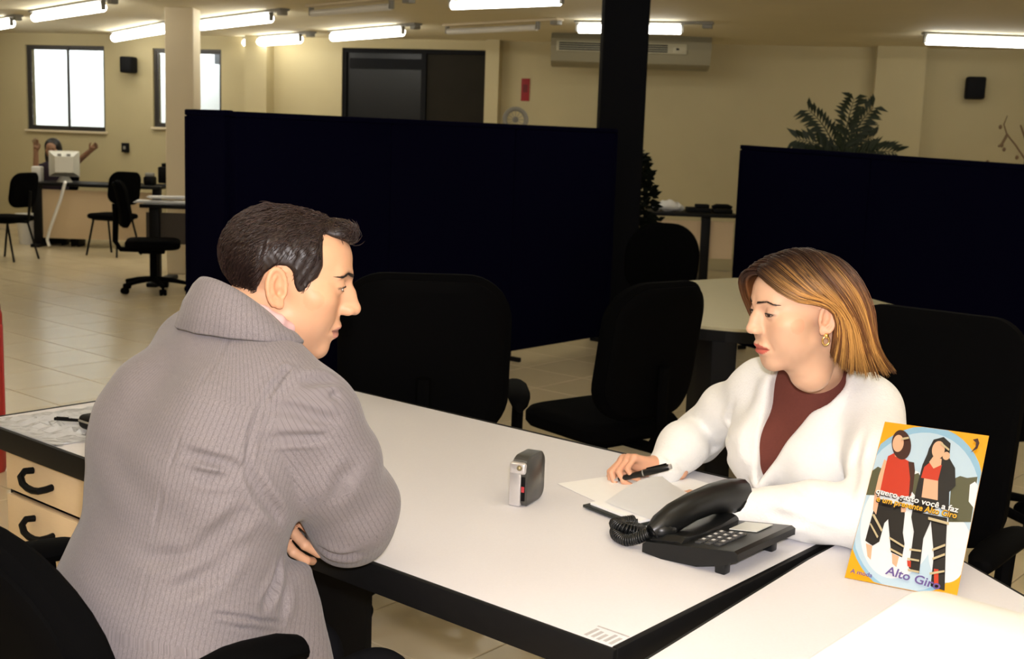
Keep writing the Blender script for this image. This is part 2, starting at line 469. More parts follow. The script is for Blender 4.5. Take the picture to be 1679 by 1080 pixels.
# the second desk to the right, a narrow gap between them
wing = thing('side_desk', 'pale grey-white side desk holding the poster and the white machine', 'desk', K, DROT)
rp = [toD(Vector((0.805, 2.075, 0)))[:2], toD(Vector((0.850, 1.903, 0)))[:2], toD(Vector((1.02, 1.26, 0)))[:2]]
poly = [(.062, -.62), (.049, -.05), (.013, .563), (.010, .86), (.20, .80), rp[0], rp[1], rp[2], (.95, -.62)]
poly = poly[::-1]
def inset(poly, d):
    out = []
    n = len(poly)
    cx = sum(p[0] for p in poly) / n; cy = sum(p[1] for p in poly) / n
    for x, y in poly:
        l = sqrt((x - cx) ** 2 + (y - cy) ** 2); out.append((x + (cx - x) / l * d, y + (cy - y) / l * d))
    return out
MB().prism(inset(poly, .006), .700, .740).build('desktop', M_lam, wing, smooth=False)
pi_ = inset(poly, .006)
ed = MB()
for i in range(len(poly)):
    j = (i + 1) % len(poly)
    A, B, C_, D_ = poly[i], poly[j], pi_[j], pi_[i]
    lo = [ed.bm.verts.new((*p, .695)) for p in (A, B, C_, D_)]; hi = [ed.bm.verts.new((*p, .7405)) for p in (A, B, C_, D_)]
    for f in ((3, 2, 1, 0),): ed.bm.faces.new([lo[q] for q in f])
    ed.bm.faces.new(hi)
    for q in range(4): ed.bm.faces.new((lo[q], lo[(q + 1) % 4], hi[(q + 1) % 4], hi[q]))
ed.build('edging', M_edge, wing, smooth=False)
for p in ((.16, -.5), (.80, -.5), (.40, .45)):
    MB().box(p[0] - .03, p[0] + .03, p[1] - .03, p[1] + .03, 0, .70, bev=.006).build('leg', M_edge, wing)

# ------------------------------------------------------------------ chairs
def rounded_panel(w, h, t, r, curve=.0, n=10, z0=0.0, tilt=0.0):
    """padded panel standing in xz, bulging along y; rounded corners"""
    out = []
    for (cx, cz, a0) in ((w / 2 - r, h - r, 0), (-w / 2 + r, h - r, 90), (-w / 2 + r, r, 180), (w / 2 - r, r, 270)):
        for k in range(n):
            a = radians(a0 + 90 * k / (n - 1)); out.append((cx + r * cos(a), cz + r * sin(a)))
    rings = []
    for (y, s) in ((-t / 2, .86), (-t / 2 * .8, .95), (-t * .2, 1.0), (t * .2, 1.0), (t / 2 * .8, .95), (t / 2, .86)):
        ring = []
        for x, z in out:
            X = x * s; Z = (z - h / 2) * s + h / 2
            ring.append((X, y - curve * (X / (w / 2)) ** 2 - tilt * Z + .0, Z + z0))
        rings.append(ring)
    return rings
def swivel_chair(label, loc, rz, backw=.44, backh=.42, arms=True, group=None, seat_z=.46, br=.12, back_z=None, arm_h=.175, fab=None, pl=None, arm_f=.13):
    M_blackfab = fab or globals()['M_blackfab']; M_black = pl or M_chairpl
    t = thing('office_chair', label, 'chair', loc, rz, group)
    MB().loft(rounded_panel(.46, .46, .08, .10)).build('seat', M_blackfab, t)
    s = t.children[0]; s.rotation_euler = (radians(-90), 0, 0); s.location = (0, -.23, seat_z - .04)
    bz = seat_z + .10 if back_z is None else back_z
    bk = MB().loft(rounded_panel(backw, backh, .07, br, curve=-.05, tilt=.16)).build('backrest', M_blackfab, t)
    bk.location = (0, -.235, bz)
    sh = MB().loft(rounded_panel(backw * .93, backh * .93, .02, br * .9, curve=-.05, tilt=.16)).build('back_shell', M_black, bk)
    sh.location = (0, -.038, backh * .035)
    MB().tube([(0, -.05, seat_z - .095), (0, -.27, seat_z - .09), (0, -.315, seat_z - .02), (0, -.31, bz + .1), (0, -.315, bz + .2)], .022, 8).build('back_support', M_black, t)
    MB().box(-.1, .1, -.12, .1, seat_z - .12, seat_z - .078, bev=.01).build('seat_mechanism', M_black, t)
    MB().lathe([(.03, .10), (.03, seat_z - .12)], 14).build('gas_column', M_black, t)
    for k in range(5):
        a = 2 * pi * k / 5 + .3
        c, s_ = cos(a), sin(a)
        MB().tube([(.02 * c, .02 * s_, .115), (.16 * c, .16 * s_, .10), (.29 * c, .29 * s_, .075)], [.030, .026, .020], 8, flat=.8).build('base_arm', M_black, t)
        ca = MB(); Mx = Matrix.Translation((.285 * c, .285 * s_, .028)) @ Matrix.Rotation(a, 4, 'Z') @ Matrix.Rotation(radians(90), 4, 'X')
        ca.cyl((0, 0, -.025), .028, .018, 14, m=Mx); ca.cyl((0, 0, .007), .028, .018, 14, m=Mx)
        ca.cyl((.285 * c, .285 * s_, .03), .012, .05, 10)
        ca.build('castor', M_black, t)
    if arms:
        for sx in (-1, 1):
            MB().tube([(sx * .18, .02, seat_z - .085), (sx * .285, .02, seat_z - .06), (sx * .295, .0, seat_z + .06), (sx * .295, -.02, seat_z + arm_h)], .018, 8).build('arm_post', M_black, t)
            MB().loft([[(sx * .29 + w_ * cos(q) , y, seat_z + arm_h + .015 + dz + .018 * sin(q)) for q in [2 * pi * k / 14 for k in range(14)]] for y, w_, dz in ((-.165, .012, -.022), (-.155, .026, -.014), (-.12, .034, -.003), (-.07, .037, .003), (arm_f - .09, .037, .002), (arm_f - .03, .033, -.004), (arm_f - .005, .024, -.012), (arm_f + .002, .012, -.018))]).build('armrest', M_black, t)
    return t
def side_chair(label, loc, rz, group=None):
    t = thing('visitor_chair', label, 'chair', loc, rz, group)
    s = MB().loft(rounded_panel(.44, .42, .06, .09)).build('seat', M_blackfab, t); s.rotation_euler = (radians(-90), 0, 0); s.location = (0, -.21, .43)
    b = MB().loft(rounded_panel(.42, .36, .05, .11, curve=-.04, tilt=.18)).build('backrest', M_blackfab, t); b.location = (0, -.21, .55)
    MB().tube([(-.0, -.02, .40), (0, -.25, .40), (0, -.27, .55), (0, -.285, .72)], .016, 8, flat=1).build('back_support', M_black, t)
    for sx in (-1, 1):
        for (y0, y1) in ((.12, .20), (-.12, -.22)):
            MB().tube([(sx * .16, y0, .40), (sx * .20, y1, .0)], .011, 8).build('leg', M_black, t)
    MB().box(-.17, .17, -.14, .14, .385, .405).build('seat_frame', M_black, t)
    return t

# the man's own chair
CH_M = swivel_chair("black fabric office chair the grey-suited man sits on", D(-.645, -.315), DROT, backw=.48, backh=.44, br=.20, seat_z=.45, back_z=.49, arm_h=.268, arm_f=.05)
# the woman's chair
CH_W = swivel_chair("black office chair the woman in white sits on", D(-.14, 1.17), DROT + pi, backw=.46, backh=.52, br=.10)
c = ony(693, 700, 3.72); swivel_chair('black armchair with its back to the desk, behind the middle of the desk', (c.x, c.y, 0), radians(4), backw=.50, backh=.50, br=.14, back_z=.56, seat_z=.48)
c = ony(985, 700, 4.45); swivel_chair('black swivel chair turned sideways at the near left side of the cream table', (c.x, c.y, 0), radians(38), arms=False, backw=.46, backh=.50, br=.14, back_z=.47)
c = ony(1062, 600, 7.6); swivel_chair('black round-topped chair beyond the cream table by the black column', (c.x, c.y, 0), radians(160), arms=False, backw=.48, backh=.48, br=.2, back_z=.45)
c = ony(1600, 600, 4.7); swivel_chair('black swivel chair right of the cream table below the partition', (c.x, c.y, 0), radians(70), arms=False, backw=.46, backh=.5, br=.12, back_z=.47)
# far left chairs
c = onz(252, 478, 0); swivel_chair('black armless swivel chair on the open floor by the pale column', (c.x, c.y, 0), radians(-75), arms=False, backw=.42, backh=.40)
c = onz(14, 425, 0); side_chair('black four-legged chair cut by the left picture edge', (c.x, c.y, 0), radians(75))
c = onz(186, 418, 0); side_chair('black chair standing behind the swivel chair near the far desk', (c.x, c.y, 0), radians(160))

# ------------------------------------------------------------------ cream meeting table and far desks
def flat_table(name, label, pts, z=.74, th=.035, m=M_lam2, legs=(), panel_=None, edge=M_edge, rad=0.0):
    pts = [Vector((p[0], p[1], 0)) for p in pts]; c = sum(pts, Vector()) / len(pts)
    t = thing(name, label, 'table' if 'table' in name else 'desk', c)
    q = [((p - c).x, (p - c).y) for p in pts]
    if rad:
        qq = []
        n = len(q)
        for i in range(n):
            P = Vector(q[i]); A = (Vector(q[i - 1]) - P).normalized(); B = (Vector(q[(i + 1) % n]) - P).normalized()
            for s in range(5):
                f = s / 4
                qq.append(tuple(P + A * rad * (1 - f) ** 2 + B * rad * f ** 2))
        q = qq
    MB().prism(inset(q, .012), z - .02, z).build('tabletop', m, t, smooth=False)
    MB().prism(q, z - .02 - th, z - .012).build('edging', edge, t, smooth=False)
    return t, c
tb, tc_ = flat_table('meeting_table', 'cream meeting table with black edging behind the woman', [onz(*p, .74) for p in ((1066, 471), (1105, 461), (1210, 454), (1330, 462), (1508, 510), (1425, 531), (1240, 543), (1110, 531))], m=mat('cream_table_laminate', (0.50, 0.46, 0.30), .45, noise=.04, scale=40), rad=.12)
for (px, py) in ((1170, 520), (1390, 505)):
    p = onz(px, py, .74) - tc_
    MB().box(p.x - .05, p.x + .05, p.y - .3, p.y + .3, .03, .69, bev=.01).build('leg', M_dark, tb)
    MB().box(p.x - .06, p.x + .06, p.y - .38, p.y + .38, .0, .035, bev=.01).build('foot', M_dark, tb)
pa = ony(1149, 570, 5.6) - tc_; pb = ony(1216, 570, 5.5) - tc_
MB().box(pa.x, pb.x, pa.y, pa.y + .02, .28, .66).build('modesty_panel', M_lam2, tb, smooth=False)

def far_desk(label, pxl, pxr, pyt, Y, depth=.7, panel_mat=M_tan, panel_top=.66, panel_bot=.1, legs=(0.0, 1.0)):
    a = ony(pxl, pyt, Y); b = ony(pxr, pyt, Y); L = b.x - a.x
    t = thing('office_desk', label, 'desk', (a.x, Y, 0))
    MB().box(0, L, 0, depth, .705, .74, bev=.006).build('desktop', M_edge, t)
    MB().box(.03, L - .03, .10, .12, panel_bot, panel_top).build('modesty_panel', panel_mat, t, smooth=False)
    for f in legs:
        x = .06 + (L - .12) * f
        MB().box(x - .045, x + .045, .05, .13, .03, .705, bev=.006).build('leg', M_edge, t)
        MB().box(x - .05, x + .05, -.05, depth - .05, 0, .04, bev=.01).build('foot', M_edge, t)
    return t, a
d1, da = far_desk('black-topped tan desk of the person with raised arms', 48, 262, 298, 14.0, panel_mat=M_tan)
d2, db = far_desk('black-topped desk with papers in front of the pale column', 228, 336, 336, 10.9, panel_mat=mat('brown_panel', (.06, .045, .03), .6), panel_bot=.38, legs=(.12,))
d3, dc = far_desk('black-topped tan desk by the far wall left of the palm', 1043, 1212, 349, 12.4, panel_mat=M_tan, panel_bot=.28, legs=(.72,))
d4, dd = far_desk('dark desk with black equipment left of the pale column', 268, 300, 291, 14.75, depth=.45, panel_mat=M_tan, legs=(.1,))

# things on the far desks
def on(px, Y): return ony(px, 300, Y).x
mo = thing('computer_monitor', 'cream computer monitor seen from the back on the far desk', 'monitor', (on(106, 14.3), 14.3, .74), radians(20))
MB().box(-.17, .17, .06, .12, .06, .36, bev=.01).build('front_bezel', M_cream_pl, mo)
MB().loft([[(-.16, .06, .07), (.16, .06, .07), (.16, .06, .35), (-.16, .06, .35)], [(-.10, -.22, .12), (.10, -.22, .12), (.10, -.22, .30), (-.10, -.22, .30)]]).build('rear_casing', M_cream_pl, mo)
MB().cyl((0, .02, 0), .09, .07, 16, r2=.05).build('stand', M_cream_pl, mo)
for k in (-.05, .05): MB().box(k - .02, k + .02, -.20, -.05, .302, .33).build('vent', M_grey, mo)
MB().box(-.145, .145, .121, .124, .09, .33).build('screen', M_black, mo)
ph = thing('white_box', 'small white box beside the cream monitor', 'box', (on(62, 14.25), 14.25, .74))
MB().box(-.055, .055, -.05, .05, 0, .17, bev=.008).build('carton', M_white, ph)
MB().box(-.045, .045, -.04, .04, .17, .176, bev=.002).build('lid', M_paper, ph)
kb = tag(MB().tube([(on(103, 13.9), 13.97, .76), (on(105, 13.9), 13.92, .74), (on(98, 13.9), 13.9, .55), (on(80, 13.9), 13.9, .22), (on(75, 13.9), 13.9, .10), (on(78, 13.9), 13.9, .025)], .018, 8).build('white_cable', M_white), 'white cable hanging down from the far desk to the floor', 'cable')
for nm, px, Y, wd_, h, lb in (('computer_tower', 86, 14.3, .28, .33, 'black computer tower under the far desk beside its left leg'), ('black_case', 121, 14.2, .10, .36, 'narrow upright black case under the middle of the far desk')):
    t = thing(nm, lb, 'computer' if 'comp' in nm else 'case', (on(px, Y), Y, 0))
    MB().box(-wd_ / 2, wd_ / 2, -.02, .22, 0.02, h, bev=.01).build('casing', M_black, t)
    MB().box(-wd_ / 2 + .02, wd_ / 2 - .02, -.026, -.019, h * .6, h * .66).build('drive_slot', M_dark, t)
    for k in (-1, 1): MB().box(k * wd_ * .35 - .015, k * wd_ * .35 + .015, .0, .2, 0, .022).build('foot', M_dark, t)
bk = thing('waste_bin', 'pale bin behind the left leg of the far desk', 'bin', (on(44, 14.35), 14.35, 0))
MB().lathe([(.10, 0), (.13, .34), (.135, .35), (.12, .35), (.10, .02)], 18).build('bucket', M_white, bk); MB().lathe([(.128, .335), (.142, .335), (.142, .355), (.128, .355)], 18).build('rim', M_white, bk)
for nm, px, Y, sz, lb in (('desk_printer', 284, 14.95, (.30, .28, .20), 'black printer on the dark desk behind the pale column'), ('desk_telephone', 246, 14.35, (.12, .15, .10), 'small black desk telephone at the right end of the far desk')):
    t = thing(nm, lb, nm.split('_')[1], (on(px, Y), Y, .74))
    MB().box(-sz[0] / 2, sz[0] / 2, -sz[1] / 2, sz[1] / 2, 0, sz[2], bev=.02).build('casing', M_black, t)
    MB().box(-sz[0] * .4, sz[0] * .4, -sz[1] * .3, sz[1] * .3, sz[2], sz[2] + .04, bev=.01).build('cover', M_grey if 'tele' in nm else M_black, t)
# papers on the desk by the column
for k, (px, py, rz_, dz) in enumerate(((250, 329, .2, 0), (283, 325, -.3, .018), (303, 333, .1, 0), (272, 335, .5, .036))):
    Y = 11.15 + .12 * (k % 2) + (.25 if k == 1 else 0)
    lb = ('leftmost loose white sheet', 'white sheet nearest the pale column', 'white sheet nearest the navy partition', 'topmost tilted white sheet')[k] + ' on the paper-strewn black desk'
    t = thing('paper_sheets', lb, 'paper', (on(px, Y), Y, .742 + dz), rz_, 'papers on the black desk by the column')
    m = MB()
    for q in range(3): m.box(-.16 + .01 * q, .16 + .01 * q, -.11, .11, .006 * q, .006 * q + .004)
    m.build('sheets', M_paper, t, smooth=False)
# on the right far desk: white bundle, dark keyboard, dark handset
t = thing('plastic_bundle', 'crumpled white bundle on the desk by the far wall', 'bundle', (on(1098, 12.65), 12.65, .74))
m = MB(); m.sph((0, 0, .05), .075, 14, (1.5, 1, .75)); m.sph((-.12, .0, .035), .05, 12, (1.2, 1, .7)); m.sph((.10, .02, .035), .05, 12, (1.3, 1, .7))
for v in m.bm.verts: v.co += Vector((sin(v.co.y * 90) * .008, 0, max(0, sin(v.co.x * 70 + v.co.y * 50)) * .02))
for v in m.bm.verts: v.co.z = max(v.co.z, 0)
m.build('wrapping', M_white, t)
t = thing('dark_box', 'low dark box at the right end of the wall-side desk', 'box', (on(1147, 12.65), 12.65, .74)); MB().box(-.12, .12, -.1, .1, 0, .05, bev=.008).build('carton', M_dark, t); MB().box(-.03, .11, -.06, .06, .05, .085, bev=.01).build('lid', M_dark, t)
t = thing('desk_telephone', 'black telephone at the far right end of the wall-side desk', 'telephone', (on(1186, 12.65), 12.65, .74)); MB().box(-.10, .10, -.1, .1, 0, .045, bev=.01).build('base', M_black, t); MB().tube([(-.1, .0, .05), (-.06, 0, .07), (.06, 0, .07), (.1, 0, .05)], .024, 8).build('handset', M_black, t)

# ------------------------------------------------------------------ things on the walls
def on_wall(name, label, cat, px, py):
    u, z = onwall(px, py, .02)
    p = WO + wd * u
    return thing(name, label, cat, (p.x, p.y, z), WANG)
for px, py, lb in ((217, 107, 'small black loudspeaker on the wall between the two windows'), (1597, 145, 'black loudspeaker high on the right-hand end wall')):
    s = on_wall('wall_speaker', lb, 'loudspeaker', px, py)
    h = .20 if px < 500 else .235
    MB().box(-h * .42, h * .42, -.19, -.03, -h / 2 , h / 2, bev=.02).build('cabinet', M_dark, s)
    MB().box(-h * .36, h * .36, -.198, -.188, -h * .43, h * .43, bev=.004).build('grille', M_dark, s)
    MB().box(-.03, .03, -.03, 0, -.04, .04).build('bracket', M_dark, s)
s = on_wall('wall_switch', 'small dark wall switch box left of the pale column', 'switch', 206, 242)
MB().box(-.045, .045, -.05, 0, -.06, .06, bev=.006).build('switch_box', M_dark, s); MB().box(-.015, .015, -.056, -.049, -.02, .02).build('rocker', M_grey, s)
s = on_wall('fire_sign', 'red fire equipment sign on the cream wall', 'sign', 861, 147)
MB().box(-.05, .05, -.012, 0, -.13, .13, bev=.002).build('sign_plate', M_redsign, s)
MB().box(-.028, .028, -.0145, -.0115, -.03, .06).build('sign_symbol', mat('dark_red_print', (.15, .004, .006), .6), s)
t = thing('standing_fan', 'ring of a standing fan peeping over the long partition', 'fan', (ony(845, 200, 12.2).x, 12.2, 0))
fc = ony(844, 196, 12.2).z
MB().tube([(.105 * cos(a), 0, fc + .105 * sin(a)) for a in [2 * pi * k / 28 for k in range(28)]], .022, 8, closed=True).build('ring', M_grey, t)
MB().cyl((0, 0, 0), .2, .03, 24).build('base', M_grey, t); MB().tube([(0, .05, .03), (0, .05, fc - .1)], .016, 8).build('pole', M_grey, t)
m = MB()
for k in range(12):
    a = 2 * pi * k / 12; m.tube([(0, -.01, fc), (.1 * cos(a), -.01, fc + .1 * sin(a))], .003, 5)
m.build('guard_wires', M_grey, t)
MB().sph((0, .02, fc), .03, 12).build('hub', M_grey, t)

# air conditioner hung under the ceiling in front of the far wall
Ya = 13.2
a = ony(904, 80, Ya); b = ony(1166, 92, Ya); L = b.x - a.x
ac = thing('air_conditioner', 'long grey ceiling-hung air conditioner crossing behind the black column', 'air conditioner', ((a.x + b.x) / 2, Ya + .1, CEIL), radians(-4))
M_acb = mat('ac_shell', (0.30, 0.27, 0.18), 0.55); M_acf = mat('ac_front', (0.48, 0.44, 0.30), .5)
prof = [(-.02, 0), (-.10, -.06), (-.12, -.14), (-.04, -.29), (.10, -.33), (.40, -.33), (.42, -.04), (.42, 0)]
n = len(prof)
MB().loft([[(-L / 2, y, z) for y, z in prof], [(-L / 2 + .03, y, z) for y, z in prof], [(L / 2 - .03, y, z) for y, z in prof], [(L / 2, y, z) for y, z in prof]]).build('shell', M_acb, ac, angle=20)
MB().box(-L / 2 + .06, L / 2 - .26, -.135, -.105, -.19, -.085, bev=.004).build('front_panel', M_acf, ac)
for k in range(4):
    MB().box(-L / 2 + .09, L / 2 - .46, -.146, -.134, -.178 + k * .022, -.166 + k * .022).build('louvre', M_dark, ac)
MB().box(L / 2 - .40, L / 2 - .28, -.142, -.134, -.17, -.10, bev=.003).build('control_panel', M_acf, ac)
MB().box(L / 2 - .37, L / 2 - .34, -.147, -.141, -.15, -.13).build('indicator', M_dark, ac)
for x in (-L / 2 + .2, L / 2 - .2):
    MB().box(x - .02, x + .02, .1, .3, -.05, 0).build('hanger', M_grey, ac)

# ------------------------------------------------------------------ plants
def palm(label, base, zc, s, cat='plant'):
    t = thing('potted_palm', label, cat, (base.x, base.y, 0))
    MB().lathe([(.14, 0), (.19, .34), (.205, .36), (.19, .38), (.17, .36), (.0, .34)], 20).build('pot', M_terra, t)
    MB().tube([(0, 0, .34), (.01, .01, zc * .6), (0, 0, zc)], [.05, .04, .045], 10).build('trunk', M_twig, t)
    r = random.Random(5)
    fr = [(-70, .36, .1), (-40, .42, .5), (-15, .55, 1.0), (0, .58, 1.1), (14, .52, 1.0), (30, .40, .6), (52, .44, .3), (78, .46, .05), (110, .4, .2), (150, .42, .4), (190, .45, .3), (235, .44, .35), (-100, .40, .0)]
    for i, (az, L, up) in enumerate(fr):
        # fronds fan mostly across the view; az measured from straight up in the picture plane for the first eight
        if i < 8 or i == 12: d = Vector((sin(radians(az)), .25 * ((i % 3) - 1), .35 + .65 * cos(radians(az)))); d.normalize()
        else: d = Vector((cos(radians(az)) * .8, sin(radians(az)) * .9, .5)).normalized()
        L *= s
        pts = []; p = Vector((0, 0, zc - .02)); dd = d.copy()
        for k in range(9):
            pts.append(p.copy()); p = p + dd * (L / 8); dd = (dd + Vector((dd.x * .06, dd.y * .06, -.10 - .05 * (1 - max(0, d.z))))).normalized()
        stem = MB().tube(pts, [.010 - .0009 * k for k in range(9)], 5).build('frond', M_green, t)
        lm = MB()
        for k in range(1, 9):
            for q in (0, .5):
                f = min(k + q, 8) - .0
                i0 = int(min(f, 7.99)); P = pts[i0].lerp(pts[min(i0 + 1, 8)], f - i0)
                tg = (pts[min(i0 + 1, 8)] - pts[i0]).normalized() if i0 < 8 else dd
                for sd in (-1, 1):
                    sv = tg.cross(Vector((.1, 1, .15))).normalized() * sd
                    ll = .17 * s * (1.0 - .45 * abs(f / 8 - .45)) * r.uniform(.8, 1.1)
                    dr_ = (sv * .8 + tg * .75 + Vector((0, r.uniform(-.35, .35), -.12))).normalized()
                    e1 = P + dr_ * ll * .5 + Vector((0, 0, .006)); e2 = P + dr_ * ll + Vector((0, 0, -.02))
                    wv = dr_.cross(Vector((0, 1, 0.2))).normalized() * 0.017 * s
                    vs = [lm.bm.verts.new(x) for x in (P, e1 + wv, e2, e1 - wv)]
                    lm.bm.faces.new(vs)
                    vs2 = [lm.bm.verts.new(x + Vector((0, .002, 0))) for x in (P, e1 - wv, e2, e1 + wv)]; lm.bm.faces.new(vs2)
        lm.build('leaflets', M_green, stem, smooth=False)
    return t
p = ony(1378, 270, 11.2)
palm('dark green potted palm rising above the right-hand partition', p, p.z, 1.15)
t = thing('dry_branch_plant', 'bare twiggy plant above the partition at the right picture edge', 'plant', (ony(1672, 280, 9.2).x, 9.2, 0))
MB().lathe([(.12, 0), (.16, .30), (.15, .32), (.0, .30)], 18).build('pot', M_terra, t)
bx = ony(1672, 280, 9.2).x
def bp(px, py): q = ony(px, py, 9.2); return (q.x - bx, random.uniform(-.05, .05), q.z)
for pts in ([(0, 0, .3), (.02, 0, .8), bp(1679, 262), bp(1662, 238), bp(1650, 220), bp(1643, 204), bp(1648, 190)], [(0, 0, .3), (.05, 0, .9), bp(1690, 250), bp(1684, 225), bp(1676, 205)], [(0, 0, .3), (-.1, 0, .9), bp(1640, 285), bp(1618, 270), bp(1610, 276)], [bp(1650, 220), bp(1640, 236), bp(1634, 240)]):
    MB().tube(pts, [.011 - .0012 * k for k in range(len(pts))], 6).build('twig', M_twig, t)
for (px, py) in ((1665, 258), (1650, 245), (1622, 266), (1612, 272), (1643, 208), (1640, 238)):
    MB().sph(bp(px, py), .014, 8, (1, .5, 1.2)).build('dry_leaf', M_twig, t)
# dark bushy plant beside the black column
p = ony(1040, 300, 9.7)
t = thing('bushy_plant', 'black-looking bushy plant beside the black column', 'plant', (p.x, p.y, 0))
MB().lathe([(.15, 0), (.2, .36), (.19, .38), (.0, .36)], 18).build('pot', M_dark, t)
MB().tube([(0, 0, .36), (0, 0, 1.1)], [.03, .02], 8).build('stem', M_twig, t)
lm = MB(); r = random.Random(3)
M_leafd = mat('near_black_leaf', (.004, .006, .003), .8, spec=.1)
for k in range(900):
    z = r.uniform(.45, 1.36); wr = .27 * (1.42 - z) ** .75 + .02
    a = r.uniform(0, 2 * pi); rr = wr * sqrt(r.random()); c = Vector((rr * cos(a), rr * sin(a), z))
    d = Vector((cos(a), sin(a), r.uniform(-.6, .5))).normalized(); sv = d.orthogonal().normalized()
    l = r.uniform(.06, .10)
    vs = [lm.bm.verts.new(x) for x in (c, c + d * l * .5 + sv * .025, c + d * l, c + d * l * .5 - sv * .025)]; lm.bm.faces.new(vs)
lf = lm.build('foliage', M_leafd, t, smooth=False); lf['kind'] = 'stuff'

# red post-like bin at the left edge
p = onz(-14, 772, 0)
t = thing('red_bin', 'tall red bin at the left picture edge beyond the desk', 'bin', (p.x, p.y, 0))
wr = (onz(11, 772, 0).x - p.x)
MB().lathe([(wr * .9, 0), (wr, .02), (wr, .66), (wr * .9, .68), (0, .68)], 24).build('drum', M_red, t)
MB().lathe([(wr * .92, .68), (wr * .9, .70), (wr * .4, .73), (0, .735)], 24).build('lid', mat('dark_red_plastic', (.16, .01, .02), .5), t)
MB().tube([(wr * .98, 0, .62), (wr * 1.0, 0, .60), (wr * 1.0, 0, .12)], .006, 6).build('seam', M_red, t)

# ------------------------------------------------------------------ desk telephone (handset along its side, coiled cord)
tel = thing('desk_telephone', 'large black push-button desk telephone with coiled cord on the off-white desk', 'telephone', D(-.206, .372, .741), DROT)
def zt(x): return .022 + .028 * x / .190
prof = [(0, .003), (0, .018), (.006, .023), (.180, .0485), (.187, .045), (.187, .033), (.165, .022), (.11, .005), (.04, .0)]
M_ph = mat('black_telephone_plastic', (0.005, 0.0056, 0.006), 0.34, spec=0.38)
MB().loft([[(x, y, z + (0 if 0 < q < 3 else (-.001))) for x, z in prof] for q, y in enumerate((0, .004, .196, .200))]).build('phone_base', M_ph, tel, angle=25)
for y in (.018, .180):
    MB().box(.140, .160, y - .010, y + .010, -.001, .030, bev=.003).build('stand_leg', M_ph, tel)
cr = MB(); cr.loft([[(.004, y, .016), (.078, y, .026), (.074, y, zt(.076) + h), (.066, y, zt(.07) + h + .003), (.012, y, .026 + h)] for y, h in ((.008, .0), (.018, .008), (.07, .003), (.14, .004), (.190, .010), (.198, .004))])
cr.build('handset_cradle', M_ph, tel, angle=40)
hp = [(.010, .012, .036), (.017, .030, .044), (.024, .062, .058), (.031, .105, .068), (.038, .155, .073), (.044, .200, .071), (.050, .238, .063), (.053, .258, .052)]
hs = MB().tube(hp, [.013, .021, .0225, .0225, .0235, .026, .029, .019], 14, flat=1.2)
hs.sph((.018, .036, .040), .026, 16, (.95, 1.1, .75)); hs.sph((.05, .232, .054), .031, 16, (1, 1.0, .9))
hs.build('handset', M_ph, tel, angle=60)
M_key = mat('grey_phone_keys', (0.035, 0.036, 0.038), .4); M_kd = mat('pale_key_legend', (.55, .55, .55), .5)
for i in range(4):
    for j in range(3):
        x = .098 + .019 * j; y = .040 + .0195 * i
        kx = MB(); kx.box(x - .007, x + .007, y - .0085, y + .0085, zt(x) - .001, zt(x) + .004, bev=.0015)
        ko = kx.build('key', M_key, tel)
        MB().box(x - .0025, x + .0025, y - .0035, y + .0035, zt(x) + .0041, zt(x) + .0045).build('key_legend', M_kd, ko)
for j in range(3):
    x = .098 + .019 * j; MB().box(x - .006, x + .006, .020, .029, zt(x) - .001, zt(x) + .003, bev=.001).build('key', M_key, tel)
lc_ = MB()
for (x, y) in ((.098, .125), (.098, .182), (.152, .182), (.152, .125)): lc_.bm.verts.new((x, y + .0, zt(x) + .0025))
lc_.bm.verts.ensure_lookup_table(); lc_.bm.faces.new(lc_.bm.verts[:])
r_ = bmesh.ops.extrude_face_region(lc_.bm, geom=lc_.bm.faces[:])
for v in [g for g in r_['geom'] if isinstance(g, bmesh.types.BMVert)]: v.co.z -= .0015
lc_.build('name_card', mat('grey_white_card', (.62, .64, .62), .35, spec=.5), tel, smooth=False)
# coiled cord: from the handset's near end, looping on the desk
path = [(.004, .014, .034), (-.018, .010, .020), (-.042, .008, .011), (-.072, .022, .011), (-.090, .052, .011), (-.078, .078, .011), (-.050, .072, .012), (-.042, .046, .018), (-.062, .028, .024), (-.094, .048, .020), (-.104, .085, .012), (-.098, .115, .010)]
P = [Vector(p) for p in path]
def catmull(P, n):
    out = []
    for i in range(len(P) - 1):
        p0, p1, p2, p3 = P[max(i - 1, 0)], P[i], P[i + 1], P[min(i + 2, len(P) - 1)]
        for k in range(n):
            t = k / n
            out.append(0.5 * ((2 * p1) + (p2 - p0) * t + (2 * p0 - 5 * p1 + 4 * p2 - p3) * t * t + (3 * p1 - p0 - 3 * p2 + p3) * t ** 3))
    out.append(P[-1]); return out
cl = catmull(P, 60); hel = []; ph_ = 0
for i, p in enumerate(cl):
    tg = (cl[min(i + 1, len(cl) - 1)] - cl[max(i - 1, 0)]).normalized(); x = tg.cross(Vector((0, 0, 1))).normalized(); y = x.cross(tg)
    ph_ += 2 * pi / 10.0
    q = p + (x * cos(ph_) + y * sin(ph_)) * .0085
    q.z = max(q.z, .003); hel.append(q)
MB().tube(hel, .0026, 5).build('coiled_cord', M_ph, tel, angle=180)

